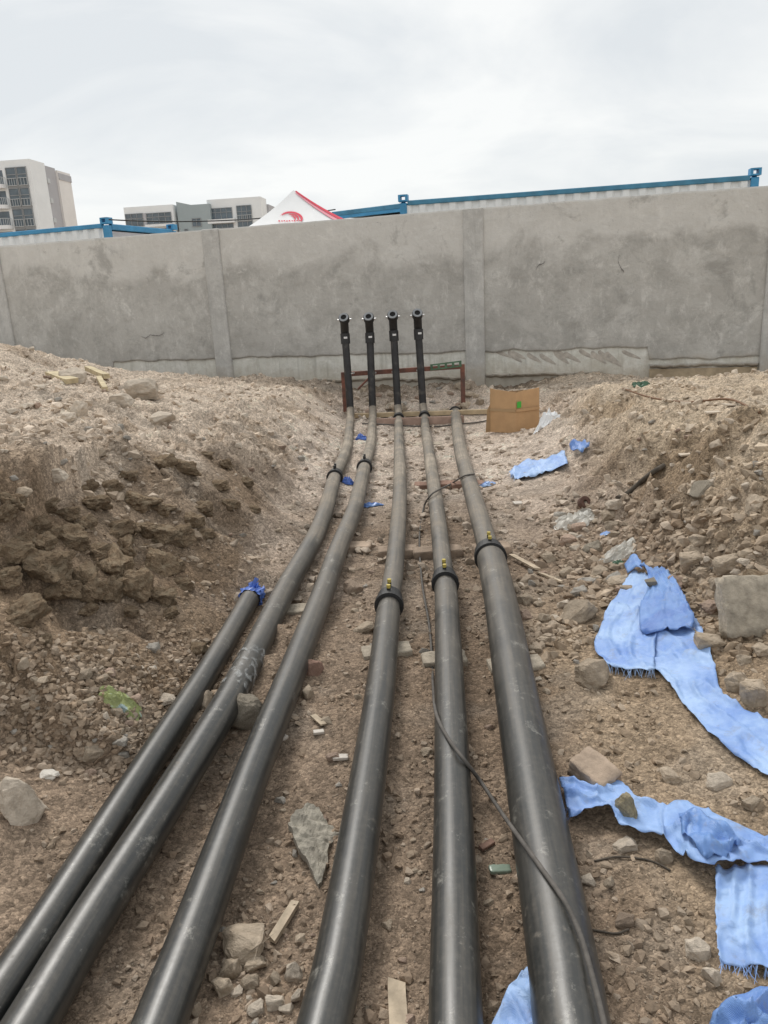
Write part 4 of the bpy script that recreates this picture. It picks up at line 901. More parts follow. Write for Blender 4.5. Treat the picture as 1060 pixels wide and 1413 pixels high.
def sheet(name, rows, m_, n_, material, parent=None, lift=0.01, wr=0.012, lifts=None, seed=0, fray=None, wf=9.0):
    """rows of (xl,yl,xr,yr) photo pixels dropped on the ground; draped mesh with folds"""
    rows = np.array(rows, float); Lc = catmull(np.c_[rows, lifts if lifts is not None else np.zeros(len(rows))], max(2, n_//(len(rows)-1)))
    G = []; 
    for i, rw in enumerate(Lc):
        a = hit(rw[0], rw[1], lift); b = hit(rw[2], rw[3], lift); G.append([a+(b-a)*t for t in np.linspace(0, 1, m_)])
    G = np.array(G); n = len(G); x = G[..., 0]; y = G[..., 1]
    # ragged sides
    jit = 0.004*fbm(np.arange(n)*0.5, np.full(n, seed+0.3), 3, 70); x[:, 0] += jit; x[:, -1] += jit[::-1]
    zz = hmax(x, y)
    for _ in range(9):
        zz[1:-1] = np.maximum(zz[1:-1], 0.5*(zz[:-2]+zz[2:]))*0.5+zz[1:-1]*0.5; zz[:, 1:-1] = np.maximum(zz[:, 1:-1], 0.5*(zz[:, :-2]+zz[:, 2:]))*0.5+zz[:, 1:-1]*0.5
    u = np.concatenate([[0], np.cumsum(np.linalg.norm(np.diff(G[:, m_//2], axis=0), axis=1))]); U = np.repeat(u[:, None], m_, 1)
    wv = fbm(x*wf+seed, y*wf, 3, 71+seed); rid = 1-np.abs(fbm(x*5+seed, y*5+3, 2, 75+seed))*2.4
    zz = zz+lift+wr*0.45*np.clip(wv+0.35, 0, 2)+wr*0.9*np.clip(rid-0.55, 0, 1)+wr*0.5*np.clip(1-np.abs(fbm(x*11+y*6+seed, y*3-x*2, 2, 95+seed))*5, 0, 1)+Lc[:, 4][:, None]*np.ones((1, m_))
    acr = np.linspace(0, 1, m_)[None]*np.linalg.norm(G[:, 0]-G[:, -1], axis=1)[:, None]
    zz += wr*1.1*np.clip(1-np.abs(fbm(acr*10+seed*3.1, U*2.2+acr*2, 2, 200+seed))*7, 0, 1)+wr*0.8*np.clip(1-np.abs(fbm(acr*3+seed, U*9+acr*4, 2, 230+seed))*8, 0, 1)
    V = np.stack([x, y, zz], -1).reshape(-1, 3); Fq = [(i*m_+j, i*m_+j+1, (i+1)*m_+j+1, (i+1)*m_+j) for i in range(n-1) for j in range(m_-1)]
    o = mesh_obj(name, V, Fq, material, parent, True); uv = o.data.uv_layers.new(name='UVMap'); wdt = np.linalg.norm(G[:, 0]-G[:, -1], axis=1); li = 0
    UVs = [(wdt[i]*j/(m_-1), u[i]) for i in range(n) for j in range(m_)]
    for f in Fq:
        for vi in f: uv.data[li].uv = UVs[vi]; li += 1
    TARPXY.append(np.stack([x, y], -1).reshape(-1, 2)[::2])
    sm = o.modifiers.new('thickness', 'SOLIDIFY'); sm.thickness = 0.0006; sm.offset = 0
    if fray is not None:
        row = V.reshape(n, m_, 3)[fray]; nb = V.reshape(n, m_, 3)[fray-1 if fray == n-1 or fray == -1 else fray+1]; FV = []; FF = []
        rr = random.Random(seed)
        for k in range(int(m_*1.6)):
            s_ = rr.random()*(m_-1); j = int(s_); a = row[j]*(1-(s_-j))+row[min(m_-1, j+1)]*(s_-j); dd = row[j]-nb[j]; dd = dd/np.linalg.norm(dd); side = np.cross(dd, [0,0,1]); dd = dd+side*rr.uniform(-0.9, 0.9); L_ = rr.uniform(0.004, 0.035)*rr.random()+0.003; b = a+dd*L_; b[2] = max(H(b[0], b[1])+0.004, a[2]-0.03); wv_ = side*0.0011; k0 = len(FV)
            a = a-dd*0.006; FV += [a-wv_, a+wv_, b+wv_*0.5, b-wv_*0.5]; FF.append((k0, k0+1, k0+2, k0+3))
        mesh_obj('frayed_edge', FV, FF, material, parent or o)
    return o
e = empty('plastic_sheet', hit(905, 900)); setp(e, 'large pale blue woven plastic sheet trailing down from the rubble', 'plastic sheet'); inv = e.location.copy()
def adopt(e, obs):
    for o in obs: o.parent = e; o.matrix_parent_inverse = Matrix.Translation(e.location).inverted()
o1 = sheet('sheet_strip', [(872,790,918,795),(850,828,945,835),(834,862,962,862),(876,900,975,886),(903,924,985,920),(938,968,1000,965),(985,1022,1045,990),(1040,1062,1090,1012),(1100,1090,1145,1040)], 26, 90, M_TARP, None, 0.008, 0.011, seed=1)
o2 = sheet('torn_lobe', [(852,838,905,846),(830,866,905,880),(820,896,903,910),(838,922,903,930)], 26, 30, M_TARP, None, 0.016, 0.012, seed=2, fray=-1)
o3 = sheet('folded_layer', [(876,779,914,792),(892,800,934,818),(892,826,948,846),(882,852,957,862),(884,878,955,872)], 22, 30, M_TARPD, None, 0.03, 0.016, lifts=[0.0,.02,.035,.02,.0], seed=4, wf=13)
o4 = sheet('rolled_corner', [(861,782,866,793),(872,779,878,791),(884,783,886,795)], 8, 12, M_TARPD, None, 0.02, 0.01, lifts=[0,.03,.02], seed=6)
adopt(e, [o1, o2, o3, o4])
e = empty('plastic_sheet', hit(900, 1150)); setp(e, 'twisted blue woven plastic strip beside the thickest pipe, a brick on it', 'plastic sheet')
o1 = sheet('sheet_strip', [(771,1084,786,1139),(805,1098,838,1135),(850,1092,855,1157),(882,1115,903,1163),(913,1124,930,1185),(940,1126,963,1214),(986,1143,1000,1212),(1060,1169,1060,1203),(1120,1195,1120,1228)], 22, 90, M_TARP2, None, 0.008, 0.014, lifts=[.02,.04,.03,.02,.02,.045,.04,.02,.02], seed=11, fray=0)
o2 = sheet('hanging_end', [(987,1204,1075,1196),(987,1255,1080,1252),(988,1298,1082,1310),(993,1330,1086,1347)], 28, 40, M_TARP, None, 0.008, 0.012, seed=12, fray=-1)
o3 = sheet('folded_layer', [(936,1125,941,1162),(958,1133,962,1185),(985,1145,975,1196),(1025,1160,1000,1192)], 16, 30, M_TARPD, None, 0.045, 0.02, lifts=[.0,.02,.015,.0], seed=13, wf=12)
adopt(e, [o1, o2, o3])
o = sheet('plastic_scrap', [(727,1349,740,1352),(705,1380,742,1385),(688,1413,745,1420),(665,1460,748,1465)], 14, 24, M_TARP, None, 0.01, 0.02, lifts=[.02,.03,.03,.02], seed=15, fray=0); setp(o, 'blue woven scrap tucked under the thickest pipe beside the mud-spotted pipe', 'plastic sheet')
o = sheet('plastic_scrap', [(982,1412,975,1450),(1000,1400,1005,1470),(1035,1394,1040,1480),(1080,1392,1090,1490)], 16, 24, M_TARPD, None, 0.015, 0.03, lifts=[0,.03,.04,.03], seed=16, fray=0); setp(o, 'rumpled darker blue woven piece lying clear of the twisted strip', 'plastic sheet')
o = sheet('plastic_scrap', [(702,655,712,663),(724,641,735,660),(750,636,756,653),(779,625,784,646)], 12, 24, M_TARP, None, 0.01, 0.018, seed=17, fray=0); setp(o, 'pale blue plastic scrap at the bank foot in front of the box', 'plastic sheet')
o = sheet('plastic_scrap', [(785,621,789,627),(800,616,803,629),(814,619,813,627)], 8, 12, M_TARPD, None, 0.02, 0.03, seed=18); setp(o, 'small folded blue plastic scrap on the slope above the pale one', 'plastic sheet')
def crumple(name, px, py, wpx, asp, material, label, cat, seed, hh=0.5, flat=False):
    c = hit(px, py); s = wpx*depth(c)/FPX*0.5; n = 16; V = []; F = []
    for i in range(n):
        for j in range(n):
            a = (i/(n-1)*2-1); b = (j/(n-1)*2-1); q = 1-0.35*(a*a*b*b)
            x = s*a*q+0.35*s*mnoise.noise(Vector((a*2+seed, b*2, 1))); y = s*asp*b*q+0.35*s*asp*mnoise.noise(Vector((a*2+seed, b*2, 5)))
            zz = s*hh*(1-max(abs(a), abs(b))**2)*(0.55+0.9*abs(mnoise.noise(Vector((a*2.6+seed, b*2.6, 9)))))+0.12*s*mnoise.noise(Vector((a*6, b*6+seed, 2)))
            V.append((x, y, max(0, zz)+0.006+H(c[0]+x, c[1]+y)-c[2]))
    F = [(i*n+j, (i+1)*n+j, (i+1)*n+j+1, i*n+j+1) for i in range(n-1) for j in range(n-1)]
    o = mesh_obj(name, V, F, material); o.location = c; setp(o, label, cat); return o
M_WPL = mat('white_plastic_film', (.80,.81,.82), 0.3, 0.08, 20, 0.6, 40, alpha=0.93); M_CPL = mat('clear_plastic_film', (.68,.66,.60), 0.22, 0.1, 20, 0.6, 40, alpha=0.6)
crumple('plastic_bag', 756, 584, 34, 0.8, M_WPL, 'crumpled white plastic bag leaning beside the cardboard box', 'plastic bag', 1, 1.0)
crumple('plastic_bag', 793, 722, 58, 0.8, M_CPL, 'dusty clear plastic bag among rubble below the dark stick', 'plastic bag', 2, 0.45)
crumple('plastic_bag', 855, 767, 52, 0.7, M_CPL, 'dusty clear plastic bag above the tip of the large blue sheet', 'plastic bag', 3, 0.5)
crumple('plastic_scrap', 481, 668, 17, 0.9, M_BLUP, 'dark blue plastic scrap between the collars of two pipes', 'plastic', 4, 1.2)
crumple('plastic_scrap', 499, 606, 18, 0.7, M_BLUP, 'small dark blue plastic scrap by the pipe bends near risers', 'plastic', 5, 0.9)
crumple('plastic_scrap', 513, 699, 34, 0.45, M_TARPD, 'violet blue scrap lying flat between two dusty pipes', 'plastic', 6, 0.25)
crumple('plastic_scrap', 672, 670, 24, 0.6, M_TARP, 'light blue scrap beside the narrow end of thickest pipe', 'plastic', 7, 0.4)
crumple('plastic_scrap', 835, 738, 13, 0.9, M_TARP, 'tiny blue scrap between the two dusty clear bags', 'plastic', 8, 0.5)
M_WRAP = mat('green_yellow_wrapper', (.26,.29,.11), 0.45, 0.4, 24, 0.6, 40, var2=((.33,.42,.42), 13, .54, .60)); M_GRS = mat('green_film', (.045,.11,.06), 0.4, 0.2, 15)
crumple('food_wrapper', 168, 974, 52, 0.55, M_WRAP, 'crumpled yellow-green food wrapper on the gravelly slope', 'wrapper', 9, 0.6)
crumple('plastic_scrap', 850, 779, 22, 0.5, M_GRS, 'dark green film scrap beside the tip of large blue sheet', 'plastic', 10, 0.4)
o = crumple('plastic_scrap', 885, 533, 26, 0.5, M_GRS, 'black-green film scrap against the wall footing', 'plastic', 11, 0.4)

# ================================================================== ROCKS, BRICKS, DEBRIS
def hull_rock(seed, npt=14, sq=0.75, sub=0, rough=0.06):
    rr = random.Random(seed); bm = bmesh.new()
    for i in range(npt):
        v = Vector((rr.gauss(0, 1), rr.gauss(0, 1), rr.gauss(0, 1))).normalized()
        v = Vector([math.copysign(abs(c)**sq, c) for c in v]); v *= rr.uniform(0.8, 1.0); bm.verts.new(v)
    r = bmesh.ops.convex_hull(bm, input=bm.verts); bmesh.ops.delete(bm, geom=[g for g in r['geom_interior'] if isinstance(g, bmesh.types.BMVert)], context='VERTS')
    if sub:
        bmesh.ops.bevel(bm, geom=list(bm.edges), offset=0.04, segments=1, affect='EDGES')
        bmesh.ops.triangulate(bm, faces=bm.faces)
        for _ in range(sub): bmesh.ops.subdivide_edges(bm, edges=bm.edges, cuts=1, use_grid_fill=True)
        bmesh.ops.smooth_vert(bm, verts=bm.verts, factor=0.15, use_axis_x=True, use_axis_y=True, use_axis_z=True)
        for v in bm.verts:
            n_ = mnoise.fractal(v.co*1.7+Vector((seed, 0, 0)), 0.9, 2.1, 6); v.co += v.co.normalized()*rough*n_
    bmesh.ops.recalc_face_normals(bm, faces=bm.faces)
    me = bpy.data.meshes.new('rock'); bm.to_mesh(me); bm.free(); return me
M_ROCK = mat('dusty_stone', (.42,.345,.265), 0.95, 0.22, 3, 0.5, 8, rand=0.2, spec=0.1, var2=((.34,.275,.205), 2.0, .48, .7), bdist=0.03)
M_ROCKP = mat('pale_stone', (.54,.465,.38), 0.95, 0.2, 3, 0.5, 8, rand=0.14, spec=0.1, bdist=0.03)
M_ROCKB = mat('brown_clod', (.285,.21,.14), 0.97, 0.35, 6, 0.8, 12, rand=0.15, spec=0.05, var2=((.36,.285,.20), 2.5, .45, .66), bdist=0.04)
M_ROCKG = mat('grey_stone', (.37,.34,.30), 0.95, 0.22, 3, 0.5, 8, rand=0.2, spec=0.1, bdist=0.03); M_ROCKR = mat('reddish_stone', (.38,.285,.225), 0.95, 0.25, 3, 0.5, 8, rand=0.2, spec=0.1, bdist=0.03)
M_BRK = mat('brown_brick', (.36,.28,.215), 0.95, 0.3, 14, 0.8, 40, rand=0.15, spec=0.15); M_BRKR = mat('red_brick', (.31,.20,.155), 0.95, 0.3, 14, 0.8, 40, rand=0.15, spec=0.15); M_CONB = mat('broken_concrete', (.43,.375,.30), 0.95, 0.35, 22, 1.0, 55, rand=0.1, spec=0.15)
big = [hull_rock(100+i, 17, 0.7, 2, 0.13) for i in range(12)]; clodm = [hull_rock(150+i, 14, 0.75, 3, 0.30) for i in range(6)]; mid_ = [hull_rock(200+i, 13, 0.75, 1, 0.07) for i in range(14)]
for me in big+clodm:
    me.polygons.foreach_set('use_smooth', [False]*len(me.polygons))
def mcopy(me, material):
    key = (me.name, material.name)
    if key not in MC:
        c = me.copy(); c.materials.clear(); c.materials.append(material); MC[key] = c
    return MC[key]
MC = {}
rr = random.Random(5)
def rock(px, py, wpx, hpx, label, cat='rock', name='rock', group=None, material=None, sink=0.30, pool=None, rz=None, p=None, dep=1.0):
    c = np.array(p) if p is not None else hit(px, py+hpx*0.40); s = wpx*depth(c)/FPX*0.5; hgt = max(hpx*depth(c)/FPX*0.5, 0.3*s)
    if p is None: c[1] += 0.55*s; c[2] = H(c[0], c[1])
    me = mcopy(rr.choice(pool or (big if wpx > 24 else mid_)), material or M_ROCK); o = bpy.data.objects.new(name, me); COL.objects.link(o)
    o.scale = (s*1.08, s*rr.uniform(0.75, 1.0)*dep, hgt*1.05); o.rotation_euler = (rr.uniform(-.2, .2), rr.uniform(-.2, .2), rr.uniform(0, 6.28) if rz is None else rz)
    if rz is None and hpx < wpx*0.9: o.rotation_euler[2] = rr.choice((0, math.pi))+rr.uniform(-.5, .5)
    o.location = (c[0], c[1], c[2]+hgt*(1.0-2*sink)*0.85); setp(o, label, cat, group); return o
def block(px, py, size, rz, label, name='brick', cat='brick', material=None, tilt=(0, 0), sink=0.15, p=None, chip=0.05, group=None):
    c = np.array(p) if p is not None else hit(px, py); bm = bmesh.new(); bmesh.ops.create_cube(bm, size=1.0); bmesh.ops.subdivide_edges(bm, edges=bm.edges, cuts=7, use_grid_fill=True)
    sd_ = rr.random()*50; h3 = Vector(size)*0.5; rad = min(size)*chip*1.6
    for v in bm.verts:
        q = Vector([a*b*2 for a, b in zip(v.co, h3)]); inn = Vector([max(-(b-rad), min(b-rad, a)) for a, b in zip(q, h3)]); dlt = q-inn
        if dlt.length > 1e-9: q = inn+dlt.normalized()*rad
        f_ = 8.0/max(size); nv = Vector((mnoise.fractal(q*f_+Vector((sd_, 0, 0)), 1, 2, 4), mnoise.fractal(q*f_+Vector((0, sd_, 0)), 1, 2, 4), mnoise.fractal(q*f_+Vector((0, 0, sd_)), 1, 2, 4)))
        v.co = q+nv*min(size)*0.09
    bmesh.ops.recalc_face_normals(bm, faces=bm.faces)
    o = bm_obj(name, bm, material or M_BRK, None, True); o.rotation_euler = (tilt[0], tilt[1], rz); o.location = (c[0], c[1], c[2]+size[2]*(0.5-sink)); setp(o, label, cat, group); return o

rock(26, 1100, 66, 86, 'large pale angular boulder on the slope beside the short capped pipe', 'boulder', 'boulder', None, M_ROCKP, 0.2, rz=0.4)
rock(196, 540, 50, 32, 'rounded tan boulder on the bank top against the wall plinth', 'boulder', 'boulder', None, M_ROCKP, 0.2, rz=0.0)
rock(106, 562, 26, 32, 'upright pale boulder on the bank between the mound and tan boulder', 'boulder', 'boulder', None, M_ROCKP, 0.25)
rock(90, 576, 28, 20, 'low pale boulder touching the upright one on the bank', 'boulder', 'boulder', None, M_ROCKP)
rock(163, 550, 40, 26, 'whitish half-buried boulder beside the rounded tan boulder', 'boulder', 'boulder', None, M_ROCKP)
rock(96, 512, 40, 30, 'sandy boulder poking out of the mound below wall', 'boulder', 'boulder', None, M_ROCKP)
rock(220, 576, 44, 24, 'long pale slab half buried on the bank top', 'rock', 'rock', None, M_ROCKP)
rock(74, 655, 34, 24, 'pale rounded stone on bank top above the dark soil cliff', 'rock', 'rock', None, M_ROCKP)
rock(20, 682, 42, 22, 'long grey-brown stone lying on the bank above the cliff', 'rock', 'rock')
rock(825, 931, 58, 44, 'flat-topped brown stone at the frayed lobe of the large blue sheet', 'rock', 'rock', None, M_ROCK, 0.15, rz=0.3)
rock(866, 1134, 42, 44, 'mossy round stone sitting on the twisted blue strip', 'rock', 'rock', None, mat('mossy_stone', (.30,.255,.165), 0.95, 0.35, 5, 0.8, 9), 0.1, p=hit(866, 1146)+np.array([0,.03,.03]))
rock(866, 1168, 40, 24, 'pale greenish stone just below the twisted blue strip', 'rock', 'rock', None, M_ROCKP)
rock(918, 1183, 26, 22, 'grey stone half under the edge of the twisted blue strip', 'rock', 'rock')
rock(336, 1310, 72, 46, 'large flat brown stone heading the stone heap between two pipes', 'rock', 'rock', None, M_ROCK, 0.2, rz=0.0)
rock(932, 1070, 36, 22, 'dark flattish stone alone between the two blue sheets', 'rock', 'rock')
rock(998, 1082, 38, 22, 'pale flat rubble stone between the two blue sheets', 'rock', 'rock', None, M_ROCKP)
rock(1040, 1108, 30, 24, 'tan stone beside the twisted blue strip on its bank side', 'rock', 'rock')
rock(866, 1270, 28, 26, 'single reddish round stone on bare soil below the mossy stone', 'rock', 'rock', None, M_BRK)
rock(966, 1312, 36, 34, 'wedge-shaped pale stone at the hanging end of the blue strip', 'rock', 'rock', None, M_ROCKP)
rock(984, 1345, 32, 34, 'rounded pale stone next to the wedge-shaped one by the blue strip', 'rock', 'rock', None, M_ROCKP)
rock(815, 1215, 24, 18, 'flat pale stone beside the cable on the thickest pipe', 'rock', 'rock', None, M_ROCKP)
rock(843, 1218, 22, 20, 'brown stone touching the flat pale stone near the thick pipe', 'rock', 'rock')
rock(800, 842, 52, 40, 'pinkish boulder in the rubble between thickest pipe and large blue sheet', 'boulder', 'boulder', None, M_ROCK, 0.25)
rock(828, 788, 30, 20, 'oval brown stone beside the dark green film scrap', 'rock', 'rock')
rock(856, 802, 34, 18, 'flat brown stone touching the tip of the large blue sheet', 'rock', 'rock')
rock(1046, 955, 44, 50, 'grey rounded boulder beside the trailing blue sheet', 'boulder', 'boulder', None, M_ROCK, 0.2)
rock(1022, 940, 36, 32, 'grey stone leaning on the rounded boulder by the blue sheet', 'rock', 'rock')
rock(982, 886, 48, 32, 'tan stone wedged against the concrete block', 'rock', 'rock')
rock(1000, 806, 36, 24, 'brown stone above the concrete block on the bank foot', 'rock', 'rock')
rock(1048, 808, 50, 48, 'olive brown boulder resting above the concrete block', 'boulder', 'boulder', None, M_ROCKB)
rock(1012, 775, 46, 34, 'broad tan stone on the bank above the concrete block', 'rock', 'rock')
rock(958, 768, 40, 34, 'grey stone pair on the bank foot above the blue sheet', 'rock', 'rock')
rock(972, 668, 36, 30, 'angular block-shaped stone lodged alone on the sandy bank', 'rock', 'rock', None, M_CONB, 0.25)
rock(1045, 690, 34, 34, 'greenish grey stone sticking out of the bank', 'rock', 'rock', None, M_ROCK)
rock(340, 985, 52, 60, 'flat pale slab wedged beneath the film-wrapped pipe and its neighbour', 'rock', 'rock', None, M_CONB, 0.25)
rock(285, 965, 26, 30, 'stone squeezed between the short pipe and film-wrapped pipe', 'rock', 'rock')
rock(425, 955, 24, 22, 'small tan stone touching the pipe that runs beside the film-wrapped one', 'rock', 'rock')
rock(432, 920, 30, 30, 'reddish stone under the side of a smooth pipe', 'rock', 'rock', None, M_BRKR)
rock(487, 808, 32, 26, 'brown stone on bare soil between collared dusty pipe and its neighbour', 'rock', 'rock', None, M_BRK)
rock(500, 864, 36, 20, 'flat stone beside the yellow-capped collar of the dusty pipe', 'rock', 'rock')
rock(270, 895, 36, 22, 'dark reddish clod on the slope above the short pipe', 'rock', 'rock', None, M_ROCKB)
rock(128, 1046, 34, 26, 'grey-brown angular stone in gravel beside the short pipe', 'rock', 'rock')
rock(63, 1070, 32, 12, 'flat whitish stone beside the large pale boulder', 'rock', 'rock', None, mat('whitish_stone', (.62,.58,.52), 0.9, 0.15, 6))
rock(225, 968, 34, 14, 'flat broken pale stone next to the food wrapper', 'rock', 'rock', None, M_ROCKP)
rock(35, 930, 20, 18, 'small reddish stone on smooth brown slope', 'rock', 'rock')
rock(820, 755, 30, 22, 'grey block-like stone between the two clear bags', 'rock', 'rock', None, M_CONB)
rock(898, 829, 22, 16, 'small stone weighing down the fold of the large blue sheet', 'rock', 'rock', None, M_CONB, 0.0, p=hit(898, 829)+np.array([0,0,.07]))
# clods of the collapsed bank face
for (px, py, wd, hg) in ((60,790,74,60),(112,800,66,64),(150,765,60,54),(185,800,60,66),(218,772,52,48),(205,728,60,46),(242,735,50,44),(160,720,54,40),(30,838,66,50),(95,735,60,40),(215,815,46,40),(275,690,40,30),(255,650,40,30),(195,690,50,36),(20,770,64,44),(130,690,44,30),(85,825,50,44),(145,810,44,40),(240,775,30,26),(170,750,40,34),(50,745,44,30),(130,755,36,30),(265,715,34,26),(225,700,36,28),(5,800,50,44),(75,765,40,34),(250,800,34,28),(300,665,30,22),(320,700,26,20),(285,735,26,20),(12,700,46,34),(42,716,40,32),(64,690,36,26),(92,704,40,30),(28,744,44,34),(112,716,34,28),(150,668,36,26),(178,655,30,22),(225,640,34,24),(5,725,36,30),(70,728,36,28),(118,668,28,20),(340,665,22,16),(310,640,24,17),(280,620,24,17),(350,700,20,14),(235,845,24,18),(180,850,26,18),(120,850,28,20),(60,880,28,20)):
    rock(px, py, wd, hg, ('large' if wd > 49 else 'middling' if wd > 33 else 'small')+' brown earth clod broken out of the collapsed bank face', 'clod', 'earth_clod', 'earth clods in the collapsed bank face', M_ROCKB, 0.41, clodm, dep=1.15)
# stone heap between pipes
for (px, py, wd, hg) in ((318,1338,32,36),(352,1332,36,24),(346,1356,28,24),(405,1342,30,32),(378,1383,28,28),(410,1375,24,26),(305,1360,34,32),(325,1368,22,18),(378,1350,24,22),(270,1390,20,32),(395,1395,24,16),(352,1392,28,20),(415,1296,20,16),(310,1285,18,16)):
    mm_ = rr.choice((M_ROCK, M_ROCKP, M_ROCKG)); rock(px, py, wd, hg, {'dusty_stone': 'tan', 'pale_stone': 'pale', 'grey_stone': 'grey'}[mm_.name]+' angular stone in the heap around the large flat brown stone', 'rock', 'rock', 'stones heaped between two pipes', mm_)
# bricks and blocks carrying or beside the pipes
def prop(k, px, py, size, rz, label, material, dz=0.0, **kw):
    P = PATH[k]; i = nearest(P, px, py); r = 0.0575 if k != 1 else 0.05
    if k == 6: r = 0.079 if P[i][1] < 4.05 else 0.062
    top = P[i][2]-r+0.004; g = H(P[i][0], P[i][1]); h_ = top-(g-0.03)
    return block(0, 0, (size[0], size[1], max(0.04, h_)), rz, label, material=material, sink=0.0, p=(P[i][0]+kw.get('dx', 0), P[i][1], top-max(0.04, h_)), name=kw.get('name', 'brick'), cat=kw.get('cat', 'brick'))
prop(2, 388, 826, (0.30, 0.10, 0), 0.12, 'grey block lying crosswise under the film-wrapped pipe and its neighbour', M_CONB, dx=0.06, name='concrete_block', cat='block')
prop(2, 436, 742, (0.22, 0.11, 0), 0.1, 'dark brown brick carrying the film-wrapped pipe further up', M_BRKR, dx=0.05)
prop(3, 474, 742, (0.26, 0.11, 0), -0.1, 'brown brick pair under the pipe beside the film-wrapped one', M_BRK, dx=0.04)
prop(4, 530, 882, (0.22, 0.11, 0), 0.15, 'pale brick under the dusty pipe just before its yellow-capped collar', M_CONB)
prop(5, 616, 888, (0.19, 0.11, 0), 0.05, 'grey brick under the mud-spotted pipe just before its yellow-capped collar', M_CONB, dx=-0.02)
prop(6, 702, 888, (0.23, 0.11, 0), 0.1, 'grey brick beneath the thickest pipe before its collar', M_CONB, dx=0.03)
prop(4, 548, 745, (0.24, 0.12, 0), 0.0, 'brick beneath the dusty pipe beyond its yellow-capped collar', M_BRK)
prop(5, 607, 745, (0.3, 0.12, 0), 0.05, 'brick beneath the mud-spotted pipe beyond its yellow-capped collar', M_BRK, dx=-0.02)
prop(5, 597, 658, (0.34, 0.13, 0), 0.0, 'reddish brick beneath the mud-spotted pipe where the cable crosses', M_BRKR, dx=0.02)
prop(6, 645, 655, (0.26, 0.12, 0), 0.0, 'reddish brick beneath the thickest pipe where the cable crosses', M_BRKR)
prop(6, 668, 742, (0.22, 0.12, 0), 0.1, 'brick beneath the thickest pipe just beyond its yellow-capped collar', M_BRK, dx=0.04)
prop(5, 588, 605, (0.30, 0.12, 0), 0.0, 'tan stone block beneath the mud-spotted pipe near its riser', M_CONB, name='stone_block', cat='block')
c = hit(822, 1092); block(822, 1090, (0.135, 0.10, 0.065), -0.95, 'broken brown brick holding down the twisted blue strip', tilt=(0.12, 0.22), p=c+np.array([0,0.02,.022]), sink=0.0, material=M_BRK)
block(1027, 868, (0.20, 0.13, 0.25), -0.12, 'rough rectangular concrete block leaning at the bank foot near blue sheet', 'concrete_block', 'block', M_CONB, (-0.5, 0.0), 0.12, chip=0.07)
# spattered crust of set mortar lying like a slab
def crust():
    pts = [(425,1120),(440,1118),(448,1132),(458,1140),(472,1150),(462,1162),(456,1180),(452,1205),(445,1230),(437,1228),(425,1205),(412,1192),(405,1172),(396,1158),(402,1145)]
    Wp = np.array([hit(*p) for p in pts]); c = Wp.mean(0); Wp = c+(Wp-c)*0.9; c[2] -= 0.012
    n = 14; V = []; F = []
    loop = catmull(list(Wp)+[Wp[0]], 7)[:-1]
    m_ = len(loop)
    for lay in (0, 1):
        for i in range(n):
            t = (i+1)/n
            for k in range(m_):
                p = c+(loop[k]-c)*t*(1+0.16*mnoise.noise(Vector((k*0.27, 3, 0)))*(t > 0.9)); x, y = p[0], p[1]
                tilt = 0.03+0.05*np.clip((c[0]-x)/0.16+0.2, -0.3, 1)     # its far side is propped up
                zz = c[2]+max(0.004, tilt)+0.014*mnoise.fractal(Vector((x*24, y*24, 0)), 0.9, 2.0, 3)
                V.append((x, y, zz-(0.022 if lay else 0)))
        V.append((c[0], c[1], c[2]+0.04-(0.022 if lay else 0)))
    off = n*m_+1
    for lay in (0, 1):
        o_ = off*lay
        for i in range(n-1):
            for k in range(m_): F.append((o_+i*m_+k, o_+(i+1)*m_+k, o_+(i+1)*m_+(k+1) % m_, o_+i*m_+(k+1) % m_)[::1 if lay == 0 else -1])
        for k in range(m_): F.append((o_+n*m_, o_+k, o_+(k+1) % m_)[::1 if lay == 0 else -1])
    for k in range(m_): a = (n-1)*m_+k; b = (n-1)*m_+(k+1) % m_; F.append((a, off+a, off+b, b))
    o = mesh_obj('mortar_crust', V, F, mat('set_mortar', (.35,.32,.265), 0.97, 0.3, 14, 1.0, 45, var2=((.26,.235,.195), 11, .48, .62))); setp(o, 'jagged grey crust of set mortar propped between two pipes', 'mortar slab')
crust()
# sticks, splinters, tiles
def stick(pts, r, material, label, cat, name, lift=0.01, seg=6):
    P = [grd(x_, y_, lift) for x_, y_ in pts]; o = tube(name, catmull(P, 5), r, material, None, seg); setp(o, label, cat); return o
def stickplank(a, b, h_, th, material, label, name='wood_splinter', lift=0.012): 
    return plank(label, grd(*a, lift), grd(*b, lift), th, h_, material, 'wood', name)
M_PW = mat('raw_wood', (.44,.36,.265), 0.9, 0.35, 18, 0.3, 50)
stickplank((376,1302), (408,1252), 0.022, 0.014, M_PW, 'pale wooden splinter lying above the stone heap between pipes')
stickplank((549,1362), (550,1440), 0.040, 0.016, M_PW, 'flat wooden lath end between the dusty and mud-spotted pipes')
stickplank((706,772), (742,792), 0.03, 0.01, M_PW, 'curled pale wood strip beside the collar of thickest pipe', 'wood_splinter', 0.03)
stickplank((742,792), (776,806), 0.018, 0.01, M_PW, 'thin wood splinter lying below the curled wood strip')
stickplank((432,990), (448,1005), 0.022, 0.006, M_PW, 'small curled white wood chip between two near pipes', 'wood_chip', 0.012)
M_YW = mat('yellow_foam', (.50,.42,.27), 0.9, 0.25, 12, 0.6, 30)
stickplank((122,515), (148,527), 0.07, 0.05, M_YW, 'yellowish foam strip leaning on the bank near the wall', 'foam_strip', 0.06)
stickplank((137,525), (146,541), 0.05, 0.04, M_YW, 'short yellowish foam piece under the leaning strip', 'foam_strip', 0.03)
stickplank((72,520), (100,530), 0.12, 0.05, M_YW, 'dirty yellow foam slab on the mound', 'foam_slab', 0.03)
M_TILE = mat('white_tile', (.54,.49,.43), 0.5, 0.15, 15, 0.3, 50)
